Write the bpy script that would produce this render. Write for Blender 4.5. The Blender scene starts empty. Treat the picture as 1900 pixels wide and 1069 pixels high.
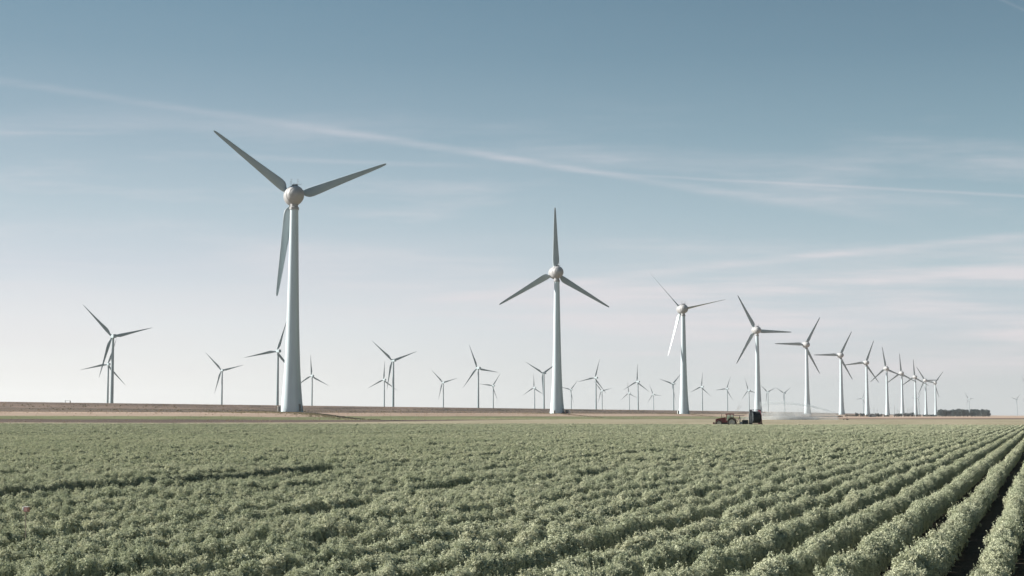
import bpy, bmesh, math, random
import numpy as np
from mathutils import Vector, Matrix

random.seed(7)
rng = np.random.default_rng(11)
R = math.radians
scene = bpy.context.scene
col = scene.collection

# ------------------------------------------------------------------ camera and measuring
F, CX, CY, HY, HC = 2800.0, 950.0, 534.5, 770.5, 2.35
PITCH = math.atan((HY - CY) / F)
cam_d = bpy.data.cameras.new('camera')
cam = bpy.data.objects.new('camera', cam_d)
col.objects.link(cam)
cam_d.sensor_width = 36.0
cam_d.lens = F / 1900.0 * 36.0
cam_d.clip_start = 0.5
cam_d.clip_end = 60000.0
cam.location = (0, 0, HC)
cam.rotation_euler = (math.pi / 2 + PITCH, 0, 0)
scene.camera = cam
CP, SP = math.cos(PITCH), math.sin(PITCH)
CAM = Vector((0, 0, HC))


def ray(x, y):
    a, b = (x - CX) / F, (CY - y) / F
    return Vector((a, CP - b * SP, SP + b * CP))


def at_depth(x, y, d):
    r = ray(x, y)
    return CAM + r * (d / r.y)


def at_height(x, y, z):
    r = ray(x, y)
    return CAM + r * ((z - HC) / r.z)


def pix(p):
    v = Vector(p) - CAM
    dep = v.y * CP + v.z * SP
    return CX + F * v.x / dep, CY - F * (v.z * CP - v.y * SP) / dep


# direction of the crop rows and of the row of turbines
_vp = ray(1941, HY)
ROW = math.atan2(_vp.x, _vp.y)
CA, SA = math.cos(ROW), math.sin(ROW)


def perp(x, y):            # metres to the left of the camera, across the rows
    return -x * CA + y * SA


def along(x, y):           # metres along the rows
    return x * SA + y * CA


def from_pt(P, t):
    return (-P * CA + t * SA, P * SA + t * CA)


# ------------------------------------------------------------------ objects
def tag(o, label=None, cat=None, group=None, kind=None):
    if label: o['label'] = label
    if cat: o['category'] = cat
    if group: o['group'] = group
    if kind: o['kind'] = kind
    return o


def empty(name, loc=(0, 0, 0), rz=0.0):
    o = bpy.data.objects.new(name, None)
    col.objects.link(o)
    o.location = loc
    o.rotation_euler = (0, 0, rz)
    o.empty_display_size = 1.0
    return o


def link(name, me, mat, parent=None, loc=None):
    o = bpy.data.objects.new(name, me)
    col.objects.link(o)
    if mat is not None:
        for m in (mat if isinstance(mat, (list, tuple)) else [mat]):
            me.materials.append(m)
    if parent is not None: o.parent = parent
    if loc is not None: o.location = loc
    return o


def mesh_from(name, verts, faces, smooth=False):
    me = bpy.data.meshes.new(name)
    me.from_pydata([tuple(v) for v in verts], [], faces)
    me.update()
    if smooth:
        me.polygons.foreach_set('use_smooth', [True] * len(me.polygons))
    return me


class MB:
    """collects simple shapes into one mesh"""
    def __init__(s): s.v, s.f = [], []

    def add(s, v, f):
        n = len(s.v)
        s.v += [tuple(p) for p in v]
        s.f += [tuple(i + n for i in q) for q in f]
        return s

    def box(s, c, d, rz=0.0, top=(1, 1), shift=(0, 0)):
        x, y, z = d[0] / 2, d[1] / 2, d[2] / 2
        pts = []
        for sz in (-1, 1):
            kx, ky = (1, 1) if sz < 0 else top
            sx, sy = (0, 0) if sz < 0 else shift
            for a, b in ((-1, -1), (1, -1), (1, 1), (-1, 1)):
                pts.append((a * x * kx + sx, b * y * ky + sy, sz * z))
        cz, sn = math.cos(rz), math.sin(rz)
        pts = [(c[0] + p[0] * cz - p[1] * sn, c[1] + p[0] * sn + p[1] * cz, c[2] + p[2]) for p in pts]
        return s.add(pts, [(3, 2, 1, 0), (4, 5, 6, 7), (0, 1, 5, 4), (1, 2, 6, 5), (2, 3, 7, 6), (3, 0, 4, 7)])

    def tube(s, pts, radii, n=10, caps=True):
        pts = [Vector(p) for p in pts]
        if not isinstance(radii, (list, tuple)): radii = [radii] * len(pts)
        vs, fs = [], []
        for i, p in enumerate(pts):
            t = (pts[min(i + 1, len(pts) - 1)] - pts[max(i - 1, 0)]).normalized()
            u = t.cross(Vector((0, 0, 1)))
            if u.length < 1e-3: u = t.cross(Vector((0, 1, 0)))
            u.normalize()
            w = t.cross(u)
            for k in range(n):
                a = 2 * math.pi * k / n
                vs.append(p + (u * math.cos(a) + w * math.sin(a)) * radii[i])
        for i in range(len(pts) - 1):
            for k in range(n):
                k2 = (k + 1) % n
                fs.append((i * n + k, i * n + k2, (i + 1) * n + k2, (i + 1) * n + k))
        if caps:
            fs.append(tuple(range(n))[::-1])
            m = (len(pts) - 1) * n
            fs.append(tuple(m + k for k in range(n)))
        return s.add(vs, fs)

    def lathe(s, prof, axis='Z', n=32, c=(0, 0, 0), caps=True):
        """prof: (radius, height) pairs along the axis"""
        vs, fs = [], []
        for r, h in prof:
            for k in range(n):
                a = 2 * math.pi * k / n
                u, w = r * math.cos(a), r * math.sin(a)
                p = {'Z': (u, w, h), 'Y': (w, h, u), 'X': (h, u, w)}[axis]
                vs.append((c[0] + p[0], c[1] + p[1], c[2] + p[2]))
        for i in range(len(prof) - 1):
            for k in range(n):
                k2 = (k + 1) % n
                fs.append((i * n + k, i * n + k2, (i + 1) * n + k2, (i + 1) * n + k))
        if caps:
            fs.append(tuple(range(n))[::-1])
            m = (len(prof) - 1) * n
            fs.append(tuple(m + k for k in range(n)))
        return s.add(vs, fs)

    def prism(s, outline, y0, y1):
        """outline in x,z extruded along y"""
        n = len(outline)
        vs = [(x, y0, z) for x, z in outline] + [(x, y1, z) for x, z in outline]
        fs = [tuple(range(n)), tuple(range(n, 2 * n))[::-1]]
        for i in range(n):
            j = (i + 1) % n
            fs.append((i, i + n, j + n, j))
        return s.add(vs, fs)

    def build(s, name, mat, parent=None, smooth=False, angle=None, bevel=0.0, loc=None):
        me = mesh_from(name, s.v, s.f)
        bm = bmesh.new()
        bm.from_mesh(me)
        if bevel > 0:
            bmesh.ops.bevel(bm, geom=bm.edges[:], offset=bevel, segments=2, affect='EDGES', profile=0.7, clamp_overlap=True)
        bmesh.ops.recalc_face_normals(bm, faces=bm.faces[:])
        if smooth:
            lim = R(angle or 40)
            for e in bm.edges:
                if len(e.link_faces) == 2 and e.calc_face_angle(0) > lim: e.smooth = False
            for f in bm.faces: f.smooth = True
        bm.to_mesh(me)
        bm.free()
        return link(name, me, mat, parent, loc)


def copy_tree(o, parent=None, loc=None, rz=None, only=None):
    c = o.copy()
    col.objects.link(c)
    if parent is not None: c.parent = parent
    if loc is not None: c.location = loc
    if rz is not None: c.rotation_euler = (0, 0, rz)
    for ch in kids[o] if o in kids else list(o.children):
        copy_tree(ch, c)
    return c


kids = {}


# ------------------------------------------------------------------ materials
def new_mat(name):
    m = bpy.data.materials.new(name)
    m.use_nodes = True
    nt = m.node_tree
    return m, nt, nt.nodes, nt.links, nt.nodes['Principled BSDF']


def srgb(r, g, b):
    f = lambda c: (c / 12.92) if c <= 0.04045 else ((c + 0.055) / 1.055) ** 2.4
    return (f(r / 255), f(g / 255), f(b / 255), 1.0)


def paint(name, c, rough=0.55, var=0.08, scale=3.0, metal=0.0, stretch=(1, 1, 1), coord='Object', spec=0.35):
    m, nt, N, L, b = new_mat(name)
    tc = N.new('ShaderNodeTexCoord')
    mp = N.new('ShaderNodeMapping')
    mp.inputs['Scale'].default_value = stretch
    no = N.new('ShaderNodeTexNoise')
    no.inputs['Scale'].default_value = scale
    no.inputs['Detail'].default_value = 5
    no.inputs['Roughness'].default_value = 0.6
    rp = N.new('ShaderNodeMapRange')
    rp.inputs['From Min'].default_value = 0.3
    rp.inputs['From Max'].default_value = 0.7
    rp.inputs['To Min'].default_value = 1 - var
    rp.inputs['To Max'].default_value = 1 + var
    mx = N.new('ShaderNodeVectorMath')
    mx.operation = 'SCALE'
    mx.inputs[0].default_value = c[:3]
    L.new(tc.outputs[coord], mp.inputs['Vector'])
    L.new(mp.outputs[0], no.inputs['Vector'])
    L.new(no.outputs['Fac'], rp.inputs['Value'])
    L.new(rp.outputs[0], mx.inputs['Scale'])
    L.new(mx.outputs[0], b.inputs['Base Color'])
    b.inputs['Roughness'].default_value = rough
    b.inputs['Metallic'].default_value = metal
    b.inputs['Specular IOR Level'].default_value = spec
    return m


def earth(name, stops, scale, stretch, rough=0.95, bump=0.4, scale2=None, row_dir=True):
    """ground cover: colour ramp over stretched noise (stretched along the rows), with bump"""
    m, nt, N, L, b = new_mat(name)
    tc = N.new('ShaderNodeTexCoord')
    mp = N.new('ShaderNodeMapping')
    if row_dir: mp.inputs['Rotation'].default_value = (0, 0, ROW)
    mp2 = N.new('ShaderNodeMapping')
    mp2.inputs['Scale'].default_value = stretch
    no = N.new('ShaderNodeTexNoise')
    no.inputs['Scale'].default_value = scale
    no.inputs['Detail'].default_value = 7
    no.inputs['Roughness'].default_value = 0.65
    no2 = N.new('ShaderNodeTexNoise')
    no2.inputs['Scale'].default_value = scale2 or scale * 0.13
    no2.inputs['Detail'].default_value = 4
    ad = N.new('ShaderNodeMath')
    ad.operation = 'ADD'
    hf = N.new('ShaderNodeMath')
    hf.operation = 'MULTIPLY'
    hf.inputs[1].default_value = 0.5
    cr = N.new('ShaderNodeValToRGB')
    e = cr.color_ramp.elements
    e[0].position, e[0].color = stops[0]
    e[1].position, e[1].color = stops[-1]
    for p, c in stops[1:-1]:
        q = e.new(p)
        q.color = c
    bp = N.new('ShaderNodeBump')
    bp.inputs['Strength'].default_value = bump
    bp.inputs['Distance'].default_value = 0.3
    L.new(tc.outputs['Object'], mp.inputs['Vector'])
    L.new(mp.outputs[0], mp2.inputs['Vector'])
    L.new(mp2.outputs[0], no.inputs['Vector'])
    L.new(mp2.outputs[0], no2.inputs['Vector'])
    L.new(no.outputs['Fac'], ad.inputs[0])
    L.new(no2.outputs['Fac'], ad.inputs[1])
    L.new(ad.outputs[0], hf.inputs[0])
    L.new(hf.outputs[0], cr.inputs['Fac'])
    L.new(no.outputs['Fac'], bp.inputs['Height'])
    L.new(bp.outputs[0], b.inputs['Normal'])
    L.new(cr.outputs['Color'], b.inputs['Base Color'])
    b.inputs['Roughness'].default_value = rough
    b.inputs['Specular IOR Level'].default_value = 0.1
    return m


def leafy(name, c1, c2, c3=None, trans=0.3, patch=0.02, rough=0.6):
    """leaf: colour by the plant and by large patches of the field"""
    m, nt, N, L, b = new_mat(name)
    N.remove(b)
    out = N['Material Output']
    oi = N.new('ShaderNodeObjectInfo')
    no = N.new('ShaderNodeTexNoise')
    no.inputs['Scale'].default_value = patch
    no.inputs['Detail'].default_value = 5
    geo = N.new('ShaderNodeNewGeometry')
    mr = N.new('ShaderNodeMath')
    mr.operation = 'MULTIPLY_ADD'
    mr.inputs[1].default_value = 0.55
    mr.inputs[2].default_value = 0.0
    a2 = N.new('ShaderNodeMath')
    a2.operation = 'MULTIPLY_ADD'
    a2.inputs[1].default_value = 0.9
    a2.inputs[2].default_value = -0.22
    a3 = N.new('ShaderNodeMath')
    a3.operation = 'ADD'
    isl = N.new('ShaderNodeMath')
    isl.operation = 'MULTIPLY_ADD'
    isl.inputs[1].default_value = 0.3
    cr = N.new('ShaderNodeValToRGB')
    e = cr.color_ramp.elements
    e[0].position, e[0].color = 0.15, c1
    e[1].position, e[1].color = 0.65, c2
    if c3:
        q = e.new(1.0)
        q.color = c3
    L.new(geo.outputs['Position'], no.inputs['Vector'])
    L.new(oi.outputs['Random'], mr.inputs[0])
    L.new(no.outputs['Fac'], a2.inputs[0])
    L.new(mr.outputs[0], a3.inputs[0])
    L.new(a2.outputs[0], a3.inputs[1])
    L.new(geo.outputs['Random Per Island'], isl.inputs[0])
    L.new(a3.outputs[0], isl.inputs[2])
    L.new(isl.outputs[0], cr.inputs['Fac'])
    di = N.new('ShaderNodeBsdfDiffuse')
    tr = N.new('ShaderNodeBsdfTranslucent')
    mx = N.new('ShaderNodeMixShader')
    mx.inputs[0].default_value = trans
    L.new(cr.outputs['Color'], di.inputs['Color'])
    L.new(cr.outputs['Color'], tr.inputs['Color'])
    L.new(di.outputs[0], mx.inputs[1])
    L.new(tr.outputs[0], mx.inputs[2])
    L.new(mx.outputs[0], out.inputs['Surface'])
    return m


def glass(name, c, rough=0.08):
    m, nt, N, L, b = new_mat(name)
    b.inputs['Base Color'].default_value = c
    b.inputs['Roughness'].default_value = rough
    b.inputs['Transmission Weight'].default_value = 0.95
    b.inputs['IOR'].default_value = 1.06
    return m


def volume(name, c, density, aniso=0.2, absorb=None):
    m, nt, N, L, b = new_mat(name)
    N.remove(b)
    v = N.new('ShaderNodeVolumePrincipled')
    v.inputs['Color'].default_value = c
    v.inputs['Density'].default_value = density
    v.inputs['Anisotropy'].default_value = aniso
    if absorb: v.inputs['Absorption Color'].default_value = absorb
    L.new(v.outputs[0], N['Material Output'].inputs['Volume'])
    return m


M_TOWER = paint('tower_paint', (0.575, 0.68, 0.735, 1), 0.75, 0.10, 0.55, stretch=(1, 1, 0.05), spec=0.12)
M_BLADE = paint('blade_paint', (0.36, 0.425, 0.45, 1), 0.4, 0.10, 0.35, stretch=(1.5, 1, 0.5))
M_NACELLE = paint('nacelle_paint', (0.365, 0.372, 0.385, 1), 0.6, 0.05, 0.8)
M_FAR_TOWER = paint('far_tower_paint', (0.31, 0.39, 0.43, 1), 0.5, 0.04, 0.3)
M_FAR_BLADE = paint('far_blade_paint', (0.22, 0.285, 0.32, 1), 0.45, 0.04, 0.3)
M_DARK = paint('dark_metal', (0.045, 0.05, 0.055, 1), 0.6, 0.15, 2.0)
M_GREY = paint('grey_metal', (0.22, 0.23, 0.23, 1), 0.55, 0.12, 2.0)
M_CABINET = paint('cabinet_paint', (0.42, 0.45, 0.44, 1), 0.6, 0.08, 1.5)
M_RED = paint('tractor_red', (0.19, 0.05, 0.05, 1), 0.5, 0.3, 1.6)
M_MAROON = paint('maroon_steel', (0.13, 0.03, 0.045, 1), 0.6, 0.2, 1.5)
M_TYRE = paint('tyre_rubber', (0.055, 0.052, 0.046, 1), 0.9, 0.3, 3.0)
M_RIM = paint('wheel_rim', (0.46, 0.46, 0.42, 1), 0.6, 0.25, 3.0)
M_HOSE = paint('black_hose', (0.022, 0.032, 0.038, 1), 0.65, 0.2, 4.0)
M_WOOD = paint('weathered_wood', (0.14, 0.12, 0.10, 1), 0.9, 0.25, 4.0, stretch=(1, 1, 0.1))
M_GLASS = glass('cab_glass', (0.80, 0.92, 0.92, 1), 0.0)
M_CARGLASS = paint('car_glass', (0.02, 0.028, 0.033, 1), 0.1, 0.05, 1, spec=0.6)
M_CARBLUE = paint('dark_blue_paint', (0.022, 0.035, 0.055, 1), 0.25, 0.05, 1, spec=0.6)
M_LAMP = paint('red_lamp', (0.30, 0.02, 0.025, 1), 0.3, 0.05, 1)
M_STAKE = paint('stake_steel', (0.30, 0.24, 0.20, 1), 0.6, 0.1, 6.0)
M_WHITE = paint('white_plastic', (0.78, 0.76, 0.73, 1), 0.5, 0.04, 4.0)
M_PINK = paint('faded_red_plastic', (0.36, 0.19, 0.17, 1), 0.6, 0.15, 12.0)
M_SHED = paint('shed_sheet', (0.22, 0.25, 0.26, 1), 0.6, 0.08, 0.4)
M_BARK = paint('bark', (0.07, 0.06, 0.05, 1), 0.95, 0.25, 3.0)

M_SOIL = earth('field_soil', [(0.3, (0.020, 0.018, 0.014, 1)), (0.7, (0.055, 0.047, 0.036, 1))], 1.5, (1, 1, 1), bump=0.8)
M_GROUND = earth('dry_ground', [(0.3, (0.178, 0.160, 0.115, 1)), (0.7, (0.267, 0.231, 0.168, 1))], 0.05, (1.150, 0.230, 1))
M_BEIGE = earth('stubble', [(0.32, (0.200, 0.181, 0.116, 1)), (0.5, (0.297, 0.265, 0.185, 1)), (0.68, (0.372, 0.320, 0.237, 1))], 0.35, (1, 0.12, 1), bump=0.5)
M_BROWN = earth('bare_soil', [(0.35, (0.090, 0.067, 0.057, 1)), (0.65, (0.141, 0.104, 0.086, 1))], 0.5, (1, 0.1, 1), bump=0.7)
M_GREEN = earth('verge_grass', [(0.3, (0.101, 0.119, 0.050, 1)), (0.5, (0.196, 0.207, 0.108, 1)), (0.7, (0.292, 0.277, 0.161, 1))], 0.35, (1, 0.12, 1), bump=0.6)
M_STRAW = earth('straw_field', [(0.3, (0.284, 0.213, 0.156, 1)), (0.5, (0.396, 0.297, 0.231, 1)), (0.7, (0.473, 0.364, 0.288, 1))], 0.3, (1, 0.10, 1), bump=0.5)
M_DITCH = earth('ditch_weeds', [(0.34, (0.049, 0.044, 0.037, 1)), (0.5, (0.142, 0.112, 0.089, 1)), (0.66, (0.240, 0.178, 0.138, 1))], 0.28, (1, 0.12, 1), bump=0.8)
M_PATH = earth('dike_path', [(0.3, (0.335, 0.265, 0.209, 1)), (0.7, (0.446, 0.353, 0.288, 1))], 0.3, (1.200, 0.120, 1))
M_DIKE = earth('dike_grass', [(0.36, (0.060, 0.054, 0.048, 1)), (0.48, (0.158, 0.121, 0.101, 1)), (0.60, (0.251, 0.185, 0.149, 1)), (0.72, (0.307, 0.232, 0.185, 1))], 0.30, (1, 0.22, 1), bump=0.8)

M_CARROT = leafy('carrot_leaf', (0.35, 0.395, 0.275, 1), (0.52, 0.55, 0.395, 1), (0.59, 0.60, 0.44, 1), 0.20, 0.05)
M_DRYGRASS = leafy('dry_grass', (0.18, 0.135, 0.095, 1), (0.37, 0.29, 0.21, 1), (0.46, 0.37, 0.28, 1), 0.25, 0.02)
M_WEED = leafy('weed_leaf', (0.05, 0.06, 0.03, 1), (0.12, 0.125, 0.065, 1), (0.2, 0.19, 0.11, 1), 0.25, 0.03)
M_TREE = leafy('hazed_tree_leaf', (0.050, 0.078, 0.092, 1), (0.080, 0.112, 0.122, 1), (0.115, 0.145, 0.145, 1), 0.2, 0.1)  # bluish distance haze is mixed into the leaf colour
M_BUSH = leafy('bush_leaf', (0.024, 0.034, 0.038, 1), (0.048, 0.060, 0.062, 1), (0.085, 0.095, 0.09, 1), 0.2, 0.1)
M_HEDGE = leafy('hedge_leaf', (0.11, 0.105, 0.095, 1), (0.19, 0.175, 0.155, 1), (0.28, 0.25, 0.22, 1), 0.2, 0.1)
M_MOUND = leafy('mound_grass', (0.20, 0.175, 0.11, 1), (0.33, 0.285, 0.19, 1), (0.42, 0.35, 0.25, 1), 0.25, 0.05)

# ------------------------------------------------------------------ light
SUN_AZ, SUN_EL = R(-73), R(26)
S = Vector((math.sin(SUN_AZ) * math.cos(SUN_EL), math.cos(SUN_AZ) * math.cos(SUN_EL), math.sin(SUN_EL)))
sl = bpy.data.lights.new('sun', 'SUN')
sl.energy = 5.0
sl.angle = R(0.55)
sl.color = (1.0, 0.935, 0.84)
so = bpy.data.objects.new('sun', sl)
col.objects.link(so)
so.rotation_euler = S.to_track_quat('Z', 'Y').to_euler()
so.location = (-200, 60, 200)

# ------------------------------------------------------------------ sky
w = bpy.data.worlds.new('World')
scene.world = w
w.use_nodes = True
WN, WL = w.node_tree.nodes, w.node_tree.links
WN.clear()


def wn(t, **kw):
    n = WN.new(t)
    for k, v in kw.items(): setattr(n, k, v)
    return n


def wm(op, a, b=None, c=None, clamp=False):
    n = WN.new('ShaderNodeMath')
    n.operation = op
    n.use_clamp = clamp
    for i, x in enumerate((a, b, c)):
        if x is None: continue
        if isinstance(x, (int, float)): n.inputs[i].default_value = x
        else: WL.new(x, n.inputs[i])
    return n.outputs[0]


def wsmooth(v, a, b, t0=0.0, t1=1.0):
    n = WN.new('ShaderNodeMapRange')
    n.interpolation_type = 'SMOOTHSTEP'
    WL.new(v, n.inputs['Value'])
    n.inputs['From Min'].default_value = a
    n.inputs['From Max'].default_value = b
    n.inputs['To Min'].default_value = t0
    n.inputs['To Max'].default_value = t1
    return n.outputs[0]


tc = wn('ShaderNodeTexCoord')
sep = wn('ShaderNodeSeparateXYZ')
WL.new(tc.outputs['Generated'], sep.inputs[0])
dx, dy, dz = sep.outputs
el = wm('ARCSINE', dz)                       # elevation
az = wm('ARCTAN2', dx, dy)                   # bearing from +Y
EL_MAX = 90.0
elf = wm('DIVIDE', wm('MAXIMUM', wm('MULTIPLY', el, 180 / math.pi), 0.0), 30.0, clamp=True)


def ramp(stops):
    n = WN.new('ShaderNodeValToRGB')
    e = n.color_ramp.elements
    n.color_ramp.interpolation = 'B_SPLINE' if False else 'LINEAR'
    e[0].position, e[0].color = stops[0][0] / 30, srgb(*stops[0][1])
    e[1].position, e[1].color = stops[-1][0] / 30, srgb(*stops[-1][1])
    for p, c in stops[1:-1]:
        q = e.new(p / 30)
        q.color = srgb(*c)
    WL.new(elf, n.inputs['Fac'])
    return n.outputs['Color']


SKY_L = [(0, (236, 234, 233)), (1.5, (232, 232, 232)), (3.5, (222, 225, 229)), (5.5, (202, 209, 218)), (7.6, (180, 196, 206)),
         (10.6, (150, 173, 187)), (13.5, (125, 154, 171)), (15.8, (112, 144, 163)), (30, (79, 113, 139))]
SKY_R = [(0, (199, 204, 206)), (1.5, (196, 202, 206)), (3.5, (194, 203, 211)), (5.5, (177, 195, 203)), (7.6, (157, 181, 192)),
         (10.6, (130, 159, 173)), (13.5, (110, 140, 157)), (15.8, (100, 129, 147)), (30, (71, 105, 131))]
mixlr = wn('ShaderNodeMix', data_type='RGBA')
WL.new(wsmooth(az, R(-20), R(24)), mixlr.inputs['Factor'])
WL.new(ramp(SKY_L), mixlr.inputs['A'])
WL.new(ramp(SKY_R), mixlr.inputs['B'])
base = mixlr.outputs['Result']

# contrails and cirrus: straight tracks across the sky, in gnomonic coordinates about +Y
gx = wm('DIVIDE', dx, wm('MAXIMUM', dy, 0.02))
gz = wm('DIVIDE', dz, wm('MAXIMUM', dy, 0.02))
front = wsmooth(dy, 0.2, 0.5)
comb = wn('ShaderNodeCombineXYZ')
WL.new(gx, comb.inputs[0])
WL.new(gz, comb.inputs[1])


def wnoise(sx, sy, detail=5, rough=0.6, off=0.0, rot=0.0):
    mp = wn('ShaderNodeMapping')
    mp.inputs['Scale'].default_value = (sx, sy, 1)
    mp.inputs['Location'].default_value = (off, off * 0.7, off)
    mp.inputs['Rotation'].default_value = (0, 0, rot)
    no = wn('ShaderNodeTexNoise')
    no.inputs['Scale'].default_value = 1.0
    no.inputs['Detail'].default_value = detail
    no.inputs['Roughness'].default_value = rough
    WL.new(comb.outputs[0], mp.inputs['Vector'])
    WL.new(mp.outputs[0], no.inputs['Vector'])
    return no.outputs['Fac']


def gno(x, y):
    r = ray(x, y)
    return r.x / r.y, r.z / r.y


fib = wsmooth(wnoise(16, 190, 7, 0.68, 3.0, -0.12), 0.32, 0.68, 0.42, 1.0)
wob = wm('MULTIPLY', wm('SUBTRACT', wnoise(9, 20, 3, 0.5, 8.0), 0.5), 0.004)


def trail(p0, p1, w0, w1, k0, k1, f0=0.12, f1=0.12, fibre=True):
    """soft band from p0 to p1 (photo pixels turned into directions); half widths in px; strengths at both ends"""
    a, b = gno(*p0), gno(*p1)
    ux, uz = b[0] - a[0], b[1] - a[1]
    ln = math.hypot(ux, uz)
    ux, uz = ux / ln, uz / ln
    rx, rz = wm('SUBTRACT', gx, a[0]), wm('SUBTRACT', gz, a[1])
    s = wm('DIVIDE', wm('ADD', wm('MULTIPLY', rx, ux), wm('MULTIPLY', rz, uz)), ln)
    d = wm('ABSOLUTE', wm('ADD', wm('SUBTRACT', wm('MULTIPLY', rz, ux), wm('MULTIPLY', rx, uz)), wob))
    width = wm('MULTIPLY_ADD', s, (w1 - w0) / F, w0 / F)
    q = wm('DIVIDE', d, wm('MAXIMUM', width, 0.0004))
    m = wm('POWER', wsmooth(q, 0.0, 1.0, 1.0, 0.0), 1.2)
    ends = wm('MULTIPLY', wsmooth(s, 0.0, f0), wsmooth(s, 1.0 - f1, 1.0, 1.0, 0.0))
    k = wm('MULTIPLY_ADD', s, k1 - k0, k0)
    m = wm('MULTIPLY', wm('MULTIPLY', m, ends), k)
    if fibre: m = wm('MULTIPLY', m, fib)
    return m


parts = [
    trail((-300, 104), (1760, 419), 13, 12, 0.16, 0.14, 0.12, 0.3),
    trail((430, 215.8), (1330, 353.5), 13, 10, 0.14, 0.14, 0.4, 0.45),
    trail((780, 269), (1230, 338), 12, 9, 0.11, 0.11, 0.45, 0.45),
    trail((1100, 318.5), (1760, 419), 10, 30, 0.14, 0.20, 0.3, 0.3),
    trail((960, 312), (1990, 369), 4, 5.5, 0.16, 0.23, 0.35, 0.02, fibre=False),
    trail((1990, 430), (1400, 487), 16, 13, 0.42, 0.42, 0.15, 0.3),
    trail((1640, 461), (1060, 522), 13, 13, 0.40, 0.36, 0.3, 0.3),
    trail((1240, 500), (620, 584), 13, 18, 0.36, 0.32, 0.3, 0.4),
    trail((-60, 244), (330, 249), 7, 6, 0.20, 0.08, 0.1, 0.5),
    trail((200, 283), (680, 300), 14, 8, 0.10, 0.18, 0.4, 0.3),
    trail((480, 294.5), (980, 313), 7, 10, 0.20, 0.12, 0.3, 0.4),
    trail((-60, 481), (420, 503), 9, 8, 0.22, 0.08, 0.1, 0.5),
    trail((1830, -12), (1960, 46), 5, 5, 0.07, 0.07, fibre=False),
    trail((820, 288), (1760, 312), 34, 30, 0.20, 0.14, 0.3, 0.4),
    trail((1250, 350), (2000, 390), 44, 42, 0.16, 0.10, 0.4, 0.4),
]
veil = parts[0]
for p in parts[1:]: veil = wm('ADD', veil, p)
# low cirrus sheets near the skyline on the right, thin and level
low = wm('MULTIPLY', wsmooth(wnoise(3.2, 42, 6, 0.55, 1.3, 0.03), 0.40, 0.68),
         wm('MULTIPLY', wsmooth(gz, 0.012, 0.05), wsmooth(gz, 0.085, 0.125, 1.0, 0.0)))
low = wm('MULTIPLY', low, wsmooth(gx, -0.2, 0.22, 0.3, 1.25))
high = wm('MULTIPLY', wsmooth(wnoise(4.0, 30, 5, 0.6, 5.1, -0.08), 0.45, 0.8),
          wm('MULTIPLY', wsmooth(gz, 0.06, 0.12), wsmooth(gz, 0.16, 0.22, 1.0, 0.0)))
high = wm('MULTIPLY', high, 0.55)
veil = wm('ADD', wm('ADD', veil, low), high)
veil = wm('MULTIPLY', wm('MINIMUM', veil, 0.85), front)
cl = wn('ShaderNodeMix', data_type='RGBA')
WL.new(veil, cl.inputs['Factor'])
WL.new(base, cl.inputs['A'])
cl.inputs['B'].default_value = srgb(224, 218, 222)
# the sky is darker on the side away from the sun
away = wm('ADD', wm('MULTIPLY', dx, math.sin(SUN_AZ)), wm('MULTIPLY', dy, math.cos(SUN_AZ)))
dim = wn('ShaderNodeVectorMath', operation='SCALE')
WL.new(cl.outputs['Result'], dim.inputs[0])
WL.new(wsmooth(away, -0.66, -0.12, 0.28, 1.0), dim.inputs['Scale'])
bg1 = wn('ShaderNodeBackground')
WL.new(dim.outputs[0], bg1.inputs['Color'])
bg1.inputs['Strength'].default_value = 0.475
nis = wn('ShaderNodeTexSky', sky_type='NISHITA')
nis.sun_disc = False
nis.sun_elevation = SUN_EL
nis.sun_rotation = SUN_AZ % (2 * math.pi)
nis.air_density = 1.0
nis.dust_density = 1.0
bg2 = wn('ShaderNodeBackground')
WL.new(nis.outputs[0], bg2.inputs['Color'])
bg2.inputs['Strength'].default_value = 0.005
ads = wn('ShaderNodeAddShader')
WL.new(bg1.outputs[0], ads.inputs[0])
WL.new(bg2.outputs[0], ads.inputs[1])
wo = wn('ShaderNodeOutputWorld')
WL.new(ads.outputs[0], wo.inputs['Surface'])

vs = scene.view_settings
scene.display_settings.display_device = 'sRGB'
vs.view_transform = 'Standard'
vs.look = 'None'
vs.exposure = 1.0
vs.gamma = 1.0
vs.use_curve_mapping = False

# ------------------------------------------------------------------ turbine data (photo pixels: hub, tips)
ROW_AXIS, FAR_AXIS = R(-15), R(-31)
HUB_E, RAD_E, OVER_E = 85.0, 40.0, 4.2
HUB_F, RAD_F, OVER_F = 82.0, 43.6, 4.6
NEAR = [
    ((544, 365), [(396, 242), (721, 304), (515, 552)]),
    ((1029.5, 506.5), [(1031, 383), (925, 568), (1130, 570)]),
    ((1264, 574), [(1212, 514), (1338, 558), (1240, 659)]),
    ((1401.5, 613), [(1369.5, 550), (1467, 615.8), (1365.6, 675.9)]),
    ((1493.5, 639.8), [(1436.4, 639.8), (1521, 588.5), (1518.5, 692.6)]),
    ((1557.5, 659.3), [(1510.2, 660), (1579, 614.8), (1579, 703.5)]),
    ((1605.5, 673.2), [(1567.8, 678.2), (1621, 632.5), (1629, 708.6)]),
    ((1643, 683.8), [(1637.3, 645.4), (1616, 709), (1672, 697)]),
    ((1671.3, 692.6), [(1669.4, 658), (1648, 711.6), (1695.4, 707.8)]),
    ((1696.3, 699.7), [(1694, 668), (1675, 714.6), (1717.6, 712.6)]),
    ((1715.5, 706), [(1701.7, 681.8), (1743.4, 704.3), (1704.2, 731.8)]),
    ((1733.8, 710.8), [(1749.7, 690.6), (1740.9, 735.6), (1718, 708.6)]),
]
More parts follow.
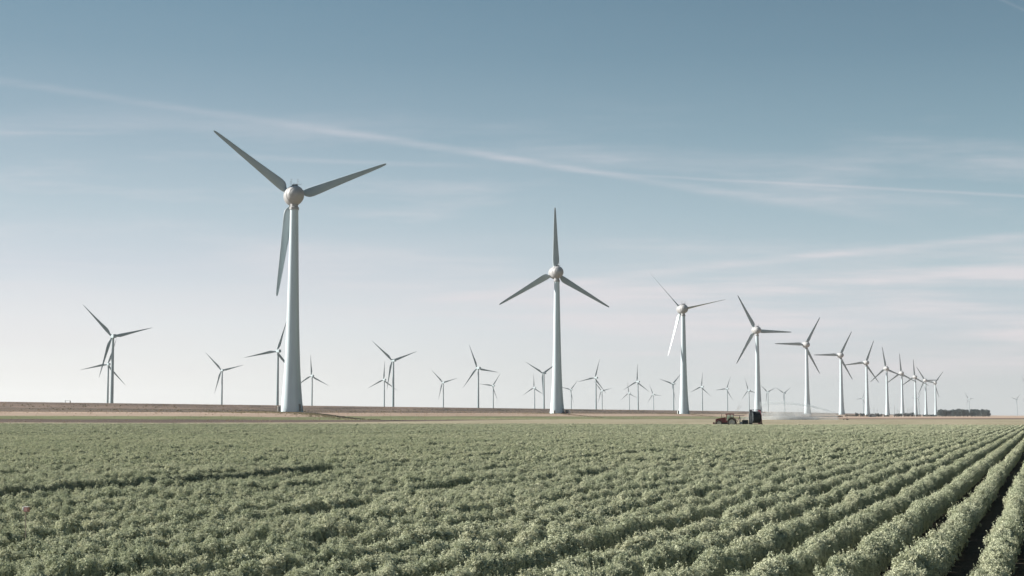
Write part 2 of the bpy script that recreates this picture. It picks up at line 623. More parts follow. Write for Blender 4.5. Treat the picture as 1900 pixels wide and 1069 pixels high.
FAR = [
    ((207.5, 624.5), [(153, 567.9), (286.2, 610.1), (183.7, 700.7)]),
    ((199.6, 676.4), [(147.8, 686.7), (217, 628.8), (233, 714)]),
    ((410.7, 687.3), [(380.4, 656), (453.4, 678), (397, 730)]),
    ((513.4, 652), [(449, 664.6), (532, 596)]),
    ((577.6, 697.4), [(575.8, 658.4), (609, 715.8)]),
    ((727.4, 669.1), [(687, 632), (775.9, 653.4)]),
    ((711.5, 704.9), [(713, 669), (679.6, 720.8)]),
    ((821, 709.8), [(799.4, 687), (849, 703)]),
    ((885, 683.2), [(868, 638), (924.6, 689.9), (855, 720)]),
    ((913.6, 716), [(927.6, 692), (921.5, 742.8), (889.5, 713)]),
    ((1006.8, 692.7), [(971.3, 673.4), (1004.8, 731)]),
    ((990.4, 719.7), [(989.8, 693), (969.3, 733.3)]),
    ((1058.3, 723.3), [(1069.6, 706.3), (1062.4, 745.4)]),
    ((1103.4, 701.2), [(1112, 666.7), (1069, 708.6)]),
    ((1115.6, 725.3), [(1132.9, 720.7), (1109, 748.5)]),
    ((1181.6, 708.4), [(1181.6, 672.6), (1153.7, 723.7)]),
    ((1166.3, 729.7), [(1163.5, 705.3), (1150, 742.6), (1179.5, 736.5)]),
    ((1211.3, 731.8), [(1204.5, 712.6), (1225.8, 734.5)]),
    ((1247.4, 712.6), [(1220.5, 702)]),
    ((1301, 717.9), [(1302, 688.4), (1279.5, 727.9), (1316.5, 734.7)]),
    ((1347.7, 721.7), [(1354.6, 697), (1325.7, 725), (1358, 743)]),
    ((1388, 724.5), [(1381.6, 701.8), (1374.5, 742.5)]),
    ((1423.3, 727.4), [(1436.3, 718.8), (1419.5, 746)]),
    ((1454, 729.7), [(1439.2, 720.5), (1467.8, 720.3)]),
    ((1600, 739.5), [(1585, 740.3), (1602.8, 727.8)]),
    ((1703.2, 739.7), [(1687.4, 738.3), (1710.6, 726.4)]),
    ((1796.6, 740.5), [(1788, 729.6), (1813, 739.2), (1791, 753.6)]),
    ((1885.4, 741.5), [(1870.7, 738), (1893.8, 733.3)]),
    ((1906.5, 721), [(1891.3, 701.4), (1895.5, 740)]),
]


def fit(hub, tips, zhub, axis, over):
    """rotor centre on the ray at hub height; tower foot behind it; blade angle from the tips"""
    c = at_height(hub[0], hub[1], zhub)
    ax = Vector((math.sin(axis), math.cos(axis), 0))
    ex = Vector((math.cos(axis), -math.sin(axis), 0))
    s3 = c3 = 0.0
    for t in tips:
        r = ray(*t)
        k = (c - CAM).dot(ax) / r.dot(ax)
        p = CAM + r * k - c
        a = math.atan2(p.dot(ex), p.z)
        s3 += math.sin(3 * a)
        c3 += math.cos(3 * a)
    th = math.atan2(s3, c3) / 3
    foot = c - ax * over
    return foot, th


# ------------------------------------------------------------------ terrain
BASE_Z = 3.1
near_fit = [fit(h, t, BASE_Z + HUB_E, ROW_AXIS, OVER_E) for h, t in NEAR]
P_ROW = sum(perp(f.x, f.y) for f, _ in near_fit[:5]) / 5
T1 = near_fit[0][0]
PROF = [(-1e6, 0), (P_ROW - 48, 0), (P_ROW - 27, 0.85), (P_ROW - 9, 2.6), (P_ROW - 5.5, 3.0), (P_ROW + 5, 3.12), (P_ROW + 22, 3.4), (P_ROW + 34, 4.35), (P_ROW + 41, 4.75), (P_ROW + 45, 4.8),
        (P_ROW + 61, 6.85), (P_ROW + 66, 6.85), (P_ROW + 86, 0.5), (1e6, 0.0)]
PX, PZ = [p for p, _ in PROF], [z for _, z in PROF]


def ground_z(x, y):
    P, t = perp(x, y), along(x, y)
    z = float(np.interp(P, PX, PZ))
    s = min(max((t - 1700) / 2300, 0), 1)
    z *= 1 - 0.45 * s * s * (3 - 2 * s)
    d = math.hypot(x - T1.x, y - T1.y)
    if d < 40:
        k = min(max((24 - d) / 13, 0), 1)
        z += 0.35 * k * k * (3 - 2 * k)
    return z


EDGE = [(-0.70, 230), (-0.45, 300), (-0.339, 343), (-0.139, 334), (0.011, 328), (0.111, 314), (0.143, 301), (0.165, 299), (0.246, 304), (0.339, 288), (0.6, 262), (1.2, 210)]
EX_, EY_ = [a for a, _ in EDGE], [b for _, b in EDGE]


def edge_y(m):
    return float(np.interp(m, EX_, EY_))


B1 = [(0, 784.3), (300, 785.0), (520, 784.2), (700, 782.8), (860, 780.6), (1000, 778.9), (1100, 778.0)]
B2 = [(0, 778.2), (200, 778.5), (520, 779.3), (700, 779.6), (860, 779.0), (1000, 778.6), (1100, 778.0), (1260, 777.0), (1400, 776.4), (1560, 776.6), (1760, 776.4), (1941, 776)]
B3 = [(0, 772.3), (420, 772.8), (540, 774.8), (640, 772.6), (980, 772.8), (1260, 772.6), (1400, 773.6), (1560, 776.6), (1760, 776.4), (1941, 776)]


def march(x, ytarget, y0):
    """distance where the ground in this bearing reaches that height in the picture"""
    m = (x - CX) / F
    a = y0
    for _ in range(4000):
        b = a * 1.004 + 0.3
        if pix((m * b, b, ground_z(m * b, b)))[1] <= ytarget: return b
        a = b
        if b > 8900: return 8900
    return 8900


cols = list(range(-1500, 3401, 25))
strips = {k: ([], []) for k in ('verge', 'bare_soil_strip', 'grass_strip', 'straw_field')}
bounds = []
for x in cols:
    m = (x - CX) / F
    e = edge_y(m)
    yy = [e - 1.5]
    for B in (B1, B2, B3):
        tgt = float(np.interp(x, [p for p, _ in B], [q for _, q in B]))
        yy.append(max(march(x, tgt, e), yy[-1] + 0.02))
    # end at the foot of the dike
    den = -m * CA + SA
    end = (P_ROW + 22) / den if den > 0.001 else 1e9
    end = min(end, 9000)
    yy = [min(v, end - 0.5 + 0.02 * i) for i, v in enumerate(yy)] + [end]
    bounds.append(yy)
NS = {'verge': 10, 'bare_soil_strip': 6, 'grass_strip': 10, 'straw_field': 26}
for si, key in enumerate(strips):
    n = NS[key]
    V, Fc = strips[key]
    for ci, x in enumerate(cols):
        m = (x - CX) / F
        a, b = bounds[ci][si], bounds[ci][si + 1]
        for k in range(n + 1):
            y = a * (b / a) ** (k / n)
            V.append((m * y, y, ground_z(m * y, y) + 0.02))
    for ci in range(len(cols) - 1):
        # leave out squeezed-out cells
        if max(bounds[ci][si + 1] - bounds[ci][si], bounds[ci + 1][si + 1] - bounds[ci + 1][si]) < 0.3: continue
        for k in range(n):
            i = ci * (n + 1) + k
            Fc.append((i, i + n + 1, i + n + 2, i + 1))
smat = {'verge': M_BEIGE, 'bare_soil_strip': M_BROWN, 'grass_strip': M_GREEN, 'straw_field': M_STRAW}
snames = {'verge': 'stubble_field', 'bare_soil_strip': 'bare_soil_strip', 'grass_strip': 'grass_verge', 'straw_field': 'straw_field'}
for key, (V, Fc) in strips.items():
    me = mesh_from(key, V, Fc, True)
    tag(link(snames[key], me, smat[key]), kind='structure')

# the dike behind the turbines: bands swept along the row
ts = [-700 + 25 * i for i in range(40)] + list(np.linspace(300, 2200, 40)) + list(np.linspace(2300, 8800, 30))


def sweep(name, ps, mat):
    V, Fc = [], []
    for t in ts:
        for P, dzz in ps:
            x, y = from_pt(P, t)
            j = 0.12 * math.sin(t * 0.07 + P) + 0.10 * math.sin(t * 0.19 + P * 2.1)
            V.append((x, y, ground_z(x, y) + 0.02 + dzz * (1 + j)))
    n = len(ps)
    for i in range(len(ts) - 1):
        for k in range(n - 1):
            a = i * n + k
            Fc.append((a, a + 1, a + n + 1, a + n))
    me = mesh_from(name, V, Fc, True)
    return tag(link(name, me, mat), kind='structure')


sweep('dike_foot', [(P_ROW + q, 0) for q in (22, 26, 30, 34, 38, 41)], M_DITCH)
sweep('dike_path', [(P_ROW + q, 0.0) for q in (41, 43, 45)], M_PATH)
sweep('dike', [(P_ROW + 45, 0), (P_ROW + 48, 0), (P_ROW + 52, 0), (P_ROW + 57, 0), (P_ROW + 61, 0.05), (P_ROW + 63.5, 0.08), (P_ROW + 66, 0), (P_ROW + 76, 0), (P_ROW + 86, 0)], M_DIKE)

# the wide ground and the soil of the crop field
g = MB()
g.add([(-8900, -900, -0.12), (8900, -900, -0.12), (8900, 8990, -0.12), (-8900, 8990, -0.12)], [(0, 1, 2, 3)])
tag(g.build('ground', M_GROUND), kind='structure')
V, Fc = [], []
ms = np.linspace(-1.2, 1.2, 60)
ns = 24
for m in ms:
    e = edge_y(m)
    for k in range(ns + 1):
        y = 2.0 * (e / 2.0) ** (k / ns)
        V.append((m * y, y, 0.0))
for i in range(len(ms) - 1):
    for k in range(ns):
        a = i * (ns + 1) + k
        Fc.append((a, a + ns + 1, a + ns + 2, a + 1))
tag(link('field_soil', mesh_from('field_soil', V, Fc), M_SOIL), kind='structure')

# ------------------------------------------------------------------ scattering of uncountable plants
def scatter(name, pts, rots, scls, idx, protos, label_kind='stuff'):
    cname = name + '_kinds'
    c = bpy.data.collections.new(cname)
    for i, (me, mat) in enumerate(protos):
        o = bpy.data.objects.new('%s_kind_%02d' % (name, i), me)
        if not me.materials: me.materials.append(mat)
        c.objects.link(o)
    me = bpy.data.meshes.new(name)
    n = len(pts)
    me.vertices.add(n)
    me.vertices.foreach_set('co', np.asarray(pts, dtype=np.float32).ravel())
    a = me.attributes.new('rot', 'FLOAT_VECTOR', 'POINT')
    a.data.foreach_set('vector', np.asarray(rots, dtype=np.float32).ravel())
    a = me.attributes.new('scl', 'FLOAT_VECTOR', 'POINT')
    a.data.foreach_set('vector', np.asarray(scls, dtype=np.float32).ravel())
    a = me.attributes.new('idx', 'INT', 'POINT')
    a.data.foreach_set('value', np.asarray(idx, dtype=np.int32))
    me.update()
    ob = bpy.data.objects.new(name, me)
    col.objects.link(ob)
    ng = bpy.data.node_groups.new(name + '_scatter', 'GeometryNodeTree')
    ng.interface.new_socket(name='Geometry', in_out='INPUT', socket_type='NodeSocketGeometry')
    ng.interface.new_socket(name='Geometry', in_out='OUTPUT', socket_type='NodeSocketGeometry')
    N, L = ng.nodes, ng.links
    gi, go = N.new('NodeGroupInput'), N.new('NodeGroupOutput')
    ip = N.new('GeometryNodeInstanceOnPoints')
    ci = N.new('GeometryNodeCollectionInfo')
    ci.inputs['Collection'].default_value = c
    ci.inputs['Separate Children'].default_value = True
    ci.inputs['Reset Children'].default_value = True
    ip.inputs['Pick Instance'].default_value = True

    def named(nm, ty):
        q = N.new('GeometryNodeInputNamedAttribute')
        q.data_type = ty
        q.inputs['Name'].default_value = nm
        return next(s for s in q.outputs if s.enabled and s.name == 'Attribute')
    e2r = N.new('FunctionNodeEulerToRotation')
    L.new(named('rot', 'FLOAT_VECTOR'), e2r.inputs[0])
    L.new(gi.outputs[0], ip.inputs['Points'])
    L.new(ci.outputs[0], ip.inputs['Instance'])
    L.new(named('idx', 'INT'), ip.inputs['Instance Index'])
    L.new(e2r.outputs[0], ip.inputs['Rotation'])
    L.new(named('scl', 'FLOAT_VECTOR'), ip.inputs['Scale'])
    L.new(ip.outputs[0], go.inputs[0])
    md = ob.modifiers.new('scatter', 'NODES')
    md.node_group = ng
    return tag(ob, kind=label_kind)


def carrot(seed, heads, per, l, wd, core=10, stretch=1.0):
    """a carrot plant: a dome of small feathery heads over an added light-blocking core, about 0.5 m high"""
    r = random.Random(seed)
    V, Fc = [], []

    def leaf(p, n, ln, w_):
        d = Vector((r.gauss(0, 1), r.gauss(0, 1), r.gauss(0.3, 1)))
        d = d - n * d.dot(n)
        if d.length < 1e-3: d = n.orthogonal()
        d.normalize()
        s_ = d.cross(n).normalized()
        i_ = len(V)
        V.extend([p - d * ln * 0.5, p + s_ * w_, p + d * ln * 0.5 - n * ln * 0.12, p - s_ * w_])
        Fc.append((i_, i_ + 1, i_ + 2, i_ + 3))
    # closed core standing for inner leaves, added to block sun through the row
    rings = [(0.095, 0.0), (0.125, 0.14), (0.118, 0.27), (0.065, 0.37)]
    b0 = len(V)
    for q, (rr, h) in enumerate(rings):
        for k in range(core):
            a = 2 * math.pi * (k + 0.5 * (q % 2)) / core
            e = rr * r.uniform(0.8, 1.15)
            V.append(Vector((e * math.cos(a), e * math.sin(a), h * r.uniform(0.92, 1.08))))
    for q in range(len(rings) - 1):
        for k in range(core):
            k2 = (k + 1) % core
            Fc.append((b0 + q * core + k, b0 + q * core + k2, b0 + (q + 1) * core + k2, b0 + (q + 1) * core + k))
    Fc.append(tuple(b0 + 3 * core + k for k in range(core)))
    up = Vector((0, 0, 1))
    for h in range(heads):
        a = 2 * math.pi * ((h * 0.618034) % 1.0) + r.uniform(-0.5, 0.5)
        cu = 1.0 - 1.08 * (h + 0.5) / heads + r.uniform(-0.06, 0.06)
        su = math.sqrt(max(0.0, 1 - cu * cu))
        d = Vector((math.cos(a) * su, math.sin(a) * su, cu))
        k = r.uniform(0.88, 1.10) if r.random() < 0.85 else r.uniform(1.08, 1.30)
        c = Vector((d.x * 0.150 * k, d.y * 0.150 * k, 0.15 + (abs(d.z) ** 0.8) * math.copysign(0.29, d.z) * k))
        hr = r.uniform(0.032, 0.052)
        # leaves turn to the light as well as outward
        lean = (d * 0.75 + S * 0.65 * max(0.0, min(1.0, 0.35 + d.dot(S))) + up * 0.25).normalized()
        for _ in range(per):
            q = Vector((r.gauss(0, 1), r.gauss(0, 1), r.gauss(0, 1)))
            q = q - lean * q.dot(lean) * 0.6
            q = q.normalized() * hr * (r.random() ** 0.5)
            n = (lean + q / hr * 0.4 + Vector((r.gauss(0, .55), r.gauss(0, .55), r.gauss(0, .55)))).normalized()
            leaf(c + q, n, l * r.uniform(0.7, 1.4), wd * r.uniform(0.7, 1.3))
    # loose fronds that stand out of the dome
    for h in range(int(heads * 0.45)):
        a = r.uniform(0, 6.283)
        cu = r.uniform(0.15, 1.0)
        su = math.sqrt(1 - cu * cu)
        d = Vector((math.cos(a) * su, math.sin(a) * su, cu))
        b_ = Vector((d.x * 0.155, d.y * 0.155, 0.15 + d.z * 0.28))
        t_ = (d + up * 0.7 + Vector((r.gauss(0, .3), r.gauss(0, .3), 0))).normalized()
        ln_ = r.uniform(0.06, 0.14)
        for q in range(max(5, per // 4)):
            u = r.random()
            n = (S * 0.5 + Vector((r.gauss(0, .6), r.gauss(0, .6), r.gauss(0.2, .6)))).normalized()
            leaf(b_ + t_ * ln_ * u + Vector((r.gauss(0, .010), r.gauss(0, .010), 0)) * (1.3 - u), n, l * r.uniform(0.6, 1.1), wd * r.uniform(0.6, 1.0))
    # longer in the direction of the row
    if stretch != 1.0:
        rv = Vector((SA, CA, 0))
        V = [p + rv * (p.dot(rv) * (stretch - 1)) for p in V]
    return mesh_from('carrot_plant', V, Fc)


def grass_tuft(seed, n, h, wd, spread):
    r = random.Random(seed)
    V, Fc = [], []
    for _ in range(n):
        a = r.uniform(0, 2 * math.pi)
        b = Vector((math.cos(a), math.sin(a), 0)) * spread * math.sqrt(r.random())
        l = h * r.uniform(0.5, 1.15)
        d = Vector((r.uniform(-.5, .5), r.uniform(-.5, .5), 1)).normalized()
        s = Vector((math.cos(a + 1.3), math.sin(a + 1.3), 0)) * wd
        i = len(V)
        m = b + d * l * 0.55
        t = b + d * l + Vector((d.x, d.y, -0.1)) * l * 0.25
        V.extend([b - s, b + s, m + s * 0.8, t, m - s * 0.8])
        Fc.append((i, i + 1, i + 2, i + 3, i + 4))
    return mesh_from('grass_tuft', V, Fc)


def smooth_noise(n, step, amp, seed):
    r = np.random.default_rng(seed)
    k = max(int(n / step) + 3, 4)
    g_ = r.normal(0, 1, k)
    xx = np.arange(n) / step
    i = xx.astype(int)
    f = xx - i
    f = f * f * (3 - 2 * f)
    return amp * (g_[i] * (1 - f) + g_[i + 1] * f)


PITCHR, PGAP = 0.88, 0.26
protos = [(carrot(100 + i, 40, 38, 0.031, 0.0072), M_CARROT) for i in range(6)] + \
         [(carrot(200 + i, 30, 28, 0.046, 0.0118, 10, 1.35), M_CARROT) for i in range(4)] + \
         [(carrot(300 + i, 20, 16, 0.078, 0.024, 8, 1.7), M_CARROT) for i in range(4)]
pts, rots, scls, idx = [], [], [], []
for k in range(-330, 300):
    P = PGAP + PITCHR * (k + 0.5)
    if P > P_ROW - 46: continue
    # extent of the row inside the field and a generous field of view
    step = 0.15
    tt = np.arange(2.0, 430.0, step)
    n = len(tt)
    X = -P * CA + tt * SA
    Y = P * SA + tt * CA
    ok = (Y > 9) & (np.abs(X) < 0.46 * Y + 10)
    m = X / np.maximum(Y, 1)
    ok &= Y < np.interp(m, EX_, EY_)
    if not ok.any(): continue
    wv = 1.0 + smooth_noise(n, 1.3 / step, 0.10, 1000 + k) + smooth_noise(n, 12 / step, 0.07, 5000 + k)
    hv = 1.0 + smooth_noise(n, 0.9 / step, 0.09, 9000 + k) + smooth_noise(n, 8 / step, 0.05, 13000 + k)
    miss = rng.random(n) < 0.012
    # thin the plants with distance
    keep = np.ones(n, bool)
    d = np.hypot(X, Y)
    i = np.arange(n)
    lod = np.where(d < 60, 0, np.where(d < 150, 1, 2))
    keep &= np.where(lod == 0, True, np.where(lod == 1, i % 2 == 0, i % 3 == 0))
    ok &= keep & ~miss
    # the wheel track on the left: two rows trodden out for the first stretch, patchy after
    if 23.2 < P < 25.8:
        lim = 50 + 2 * math.sin(k * 2.1)
        ok &= (tt > lim) & ~((tt < lim + 12) & (np.sin(tt * 0.9) > 0.1))
    # stretches where a row stays low and a furrow opens
    if 15.2 < P < 16.1:
        wv = np.where((tt > 33) & (tt < 47), wv * 0.85, wv)
        hv = np.where((tt > 33) & (tt < 47), hv * 0.74, hv)
    low_ = smooth_noise(n, 5 / step, 1.0, 17000 + k)
    hv = np.where(low_ > 1.35, hv * 0.8, hv)
    ii = np.nonzero(ok)[0]
    for q in ii:
        L_ = lod[q]
        sx = max(0.6, min(wv[q], 1.4))
        sz = max(0.5, min(hv[q], 1.35))
        big = (0.94, 1.04, 1.16)[L_]
        off = rng.uniform(-0.04, 0.04)
        tq = tt[q] + rng.uniform(-0.07, 0.07)
        pq = P + off * sx
        pts.append((-pq * CA + tq * SA, pq * SA + tq * CA, rng.uniform(-0.02, 0.05)))
        tl = (0.14, 0.09, 0.06)[L_]
        rots.append((rng.normal(0, tl), rng.normal(0, tl), rng.normal(0, (0.35, 0.25, 0.12)[L_])))
        jt = rng.uniform(0.86, 1.14) if L_ == 0 else rng.uniform(0.93, 1.07)
        scls.append((sx * big * jt * 1.0, sx * big * jt * 1.0, sz * jt * 1.0))
        idx.append((rng.integers(0, 6), 6 + rng.integers(0, 4), 10 + rng.integers(0, 4))[L_])
print('crop plants', len(pts))
scatter('carrot_crop', pts, rots, scls, idx, protos)

# dry grass on the verges, the embankment and around the towers
gp = [(grass_tuft(400 + i, 26, 0.55, 0.022, 0.45), M_DRYGRASS) for i in range(4)] + \
     [(grass_tuft(450 + i, 26, 0.6, 0.035, 0.5), M_WEED) for i in range(4)] + \
     [(grass_tuft(480 + i, 26, 0.55, 0.03, 0.5), M_MOUND) for i in range(3)]
pts, rots, scls, idx = [], [], [], []


def put(x, y, s, kind):
    pts.append((x, y, ground_z(x, y)))
    rots.append((0, 0, rng.uniform(0, 6.28)))
    scls.append((s, s, s * rng.uniform(0.7, 1.1)))
    idx.append({'dry': rng.integers(0, 4), 'weed': 4 + rng.integers(0, 4), 'mound': 8 + rng.integers(0, 3)}[kind])


for _ in range(7000):       # edge of the crop
    m = rng.uniform(-0.46, 0.46)
    e = edge_y(m)
    y = e + rng.exponential(1.6)
    put(m * y, y, rng.uniform(0.5, 1.0), 'dry' if rng.random() < 0.8 else 'weed')
for _ in range(200):        # weeds in clumps on the crop edge
    m = rng.uniform(-0.40, 0.12)
    e = edge_y(m) + rng.uniform(-1, 3)
    for _ in range(rng.integers(2, 8)):
        mm = m + rng.normal(0, 0.0025)
        put(mm * e, e, rng.uniform(0.6, 1.1), 'weed')
for _ in range(24000):      # straw field and embankment
    P = P_ROW + rng.uniform(-40, 60)
    t = rng.uniform(100, 1300) if rng.random() < 0.75 else rng.uniform(1300, 2300)
    x, y = from_pt(P, t)
    if y < 60 or abs(x) > 0.5 * y: continue
    q = P - P_ROW
    if 37 < q < 47 or 19 < q < 23: continue
    if -4 < q < 22 and rng.random() < 0.75: continue
    weed = (24 < q < 40 and rng.random() < 0.25) or (46 < q < 56 and rng.random() < 0.25)
    if q < -6 and rng.random() < 0.7: continue
    put(x, y, rng.uniform(0.4, 0.9) * (0.7 if -30 < q < 20 else 0.9), 'weed' if weed else 'dry')
for _ in range(2600):       # rough grass round the foot of the nearest tower
    a, r = rng.uniform(0, 6.28), abs(rng.normal(0, 1)) * 7 + 5.0
    x, y = T1.x + math.cos(a) * r * 1.8, T1.y - abs(math.sin(a)) * r * 1.4 - 1
    if abs(x - T1.x) < 5 and y > T1.y - 5: continue
    put(x, y, rng.uniform(0.35, 0.75), 'mound' if rng.random() < 0.85 else 'weed')
for i in range(1, 6):
    f = near_fit[i][0]
    for _ in range(500):
        x, y = f.x + rng.normal(0, 11), f.y - rng.uniform(5, 16)
        put(x, y, rng.uniform(0.5, 1.0), 'mound' if rng.random() < 0.6 else 'dry')
scatter('dry_grass', pts, rots, scls, idx, gp)

# ------------------------------------------------------------------ turbines
def blade_mesh(name, table, feather=0.0):
    """table: radius, chord, thickness, leading-edge x, twist in degrees"""
    n = 14
    V, Fc = [], []
    for r, c, th, le, tw in table:
        a = R(tw + feather)
        for k in range(n):
            u = 2 * math.pi * k / n
            cx = (1 - math.cos(u)) / 2                     # 0 at the leading edge, 1 at the trailing edge
            yy = th * math.sin(u) * (0.5 + 0.45 * (1 - cx)) * 0.62
            x = le + c * cx
            V.append((x * math.cos(a) + yy * math.sin(a), -x * math.sin(a) + yy * math.cos(a), r))
    m = len(table)
    for i in range(m - 1):
        for k in range(n):
            k2 = (k + 1) % n
            Fc.append((i * n + k, i * n + k2, (i + 1) * n + k2, (i + 1) * n + k))
    Fc.append(tuple(range(n))[::-1])
    Fc.append(tuple((m - 1) * n + k for k in range(n)))
    me = mesh_from(name, V, Fc)
    bm = bmesh.new()
    bm.from_mesh(me)
    bmesh.ops.recalc_face_normals(bm, faces=bm.faces[:])
    for f in bm.faces: f.smooth = True
    bm.to_mesh(me)
    bm.free()
    return me


E_BLADE = [(3.0, 2.3, 2.5, -1.15, 16), (4.05, 2.3, 2.5, -1.15, 16), (4.1, 2.0, 1.7, -1.0, 15), (4.3, 2.2, 1.5, -1.1, 15), (4.9, 3.0, 1.2, -1.2, 14), (6.0, 3.75, 0.95, -1.3, 13), (7.6, 3.95, 0.80, -1.3, 11), (10, 3.75, 0.66, -1.25, 9),
           (14, 3.3, 0.52, -1.12, 7), (20, 2.7, 0.38, -0.95, 5), (27, 2.1, 0.27, -0.78, 3), (33, 1.58, 0.19, -0.6, 2), (37.4, 1.15, 0.13, -0.48, 1), (39.3, 0.8, 0.09, -0.36, 1), (39.85, 0.45, 0.05, -0.2, 1), (40, 0.12, 0.02, -0.05, 1)]
F_BLADE = [(1.2, 1.9, 1.9, -0.95, 14), (3.0, 1.9, 1.8, -0.95, 13), (5.5, 2.7, 1.3, -1.0, 12), (8.5, 3.5, 0.95, -1.1, 10), (12, 3.25, 0.7, -1.0, 8), (18, 2.5, 0.46, -0.8, 5), (25, 1.8, 0.32, -0.6, 3),
           (32, 1.2, 0.2, -0.45, 2), (38, 0.7, 0.12, -0.28, 1), (42, 0.36, 0.06, -0.15, 0), (43.6, 0.1, 0.02, -0.05, 0)]
me_blade = blade_mesh('blade', E_BLADE)
me_feather = blade_mesh('blade', E_BLADE, -76)
me_far_blade = blade_mesh('blade', F_BLADE)
for q in (me_blade, me_feather): q.materials.append(M_BLADE)
me_far_blade.materials.append(M_FAR_BLADE)


def rotor(root, me, hub_z, over, th, cols_=3):
    for k in range(3):
        b = bpy.data.objects.new('blade', me)
        col.objects.link(b)
        b.parent = root
        b.location = (0, over, hub_z)
        b.rotation_euler = (0, th + k * 2 * math.pi / 3, 0)


def make_near(root):
    kf = 1.27
    prof = [(0, -3), (3.49, 0), (3.10, 4.5), (2.62, 9.5), (2.24, 17), (1.98, 26), (1.75, 34.4), (1.53, 46), (1.25, 62.6)]
    # finer, evenly spaced rings through the measured widths
    hs = [p[1] for p in prof[1:]]
    rs = [p[0] for p in prof[1:]]
    rings = [(rs[0] * kf * 1.0, -3.0)]
    cc = np.polyfit(np.array(hs), np.log(np.array(rs)), 4)
    for h in np.linspace(0, 62.6, 30):
        rings.append((float(np.exp(np.polyval(cc, h))) * kf, h * kf))
    tw = MB().lathe(rings, n=48).build('tower', M_TOWER, root, True, 60)
    # base plinth, door with its dark vent beside it
    a = R(-49)
    def face_panel(name, ang, wd, hh, z0, mat, par, push=0.06):
        m = MB()
        V = []
        for z in (z0, z0 + hh):
            rr = float(np.exp(np.polyval(cc, z / kf))) * kf
            for out in (-0.25, push):
                for s in (-1, 1):
                    q = ang + s * wd / 2 / rr
                    V.append(((rr + out) * math.cos(q), (rr + out) * math.sin(q), z))
        m.add(V, [(0, 1, 3, 2), (4, 6, 7, 5), (2, 3, 7, 6), (0, 4, 5, 1), (0, 2, 6, 4), (1, 5, 7, 3)])
        return m.build(name, mat, par)
    face_panel('door', R(-50), 1.2, 2.9, 0.35, M_GREY, tw)
    face_panel('vent', R(-33), 1.9, 2.3, 0.6, M_DARK, tw, 0.07)
    zt = 62.6 * kf
    MB().lathe([(1.72, zt - 0.3), (1.86, zt - 0.25), (1.86, zt + 0.6), (1.5, zt + 0.9), (1.5, zt + 2.5)], n=32).build('yaw_collar', M_NACELLE, root, True)
    # egg shaped nacelle, its axis along +Y
    pr = [(0.02, -5.6), (0.9, -5.45), (1.75, -5.0), (2.6, -4.1), (3.25, -2.9), (3.65, -1.4), (3.82, 0.2), (3.85, 1.6), (3.80, 2.3)]
    nc = MB().lathe(pr, 'Y', 40, (0, 0, HUB_E)).build('nacelle', M_NACELLE, root, True, 60)
    hb = MB().lathe([(3.5, 2.25), (3.86, 2.45), (3.84, 4.2), (3.6, 5.6), (3.0, 6.9), (2.0, 7.9), (1.0, 8.4), (0.02, 8.55)], 'Y', 40, (0, 0, HUB_E)).build('spinner', M_NACELLE, root, True, 60)
    MB().lathe([(3.70, 2.20), (3.74, 2.28), (3.74, 2.40), (3.70, 2.50)], 'Y', 40, (0, 0, HUB_E)).build('rotor_gap', M_DARK, hb, True)
    for q, rr in ((-2.2, 3.50), (-4.3, 2.47)):
        MB().lathe([(rr - 0.06, q - 0.05), (rr + 0.035, q - 0.04), (rr + 0.05, q + 0.04), (rr - 0.06, q + 0.07)], 'Y', 40, (0, 0, HUB_E)).build('seam', M_NACELLE, nc, True)
    # hatch and instrument rail on the nacelle roof
    MB().box((0, -0.6, HUB_E + 3.80), (2.3, 2.2, 0.5), top=(0.85, 0.85)).build('roof_hatch', M_DARK, nc, bevel=0.05)
    rl = MB()
    z0 = HUB_E + 3.9
    for x in (-1.8, -1.3, 1.0, 1.6):
        rl.tube([(x, -0.8, z0 - 0.4), (x, -0.8, z0 + (2.3 if x in (-1.3, 1.0) else 1.5))], 0.05, 5)
    for x0, x1, z in ((-1.8, -1.3, 1.3), (1.0, 1.6, 1.5), (1.0, 1.7, 2.2), (-1.8, -0.9, 2.2)):
        rl.tube([(x0, -0.8, z0 + z), (x1, -0.8, z0 + z)], 0.05, 5)
    rl.tube([(0.3, -0.8, z0 + 0.3), (2.6, -0.8, z0 + 0.3), (2.6, -0.8, z0 + 0.7)], 0.06, 5)
    for x in (-0.5, 0.0, 0.5):
        rl.tube([(x, -0.8, z0 - 0.2), (x, -0.8, z0 + 0.9)], 0.05, 5)
    rl.build('weather_mast', M_GREY, nc)


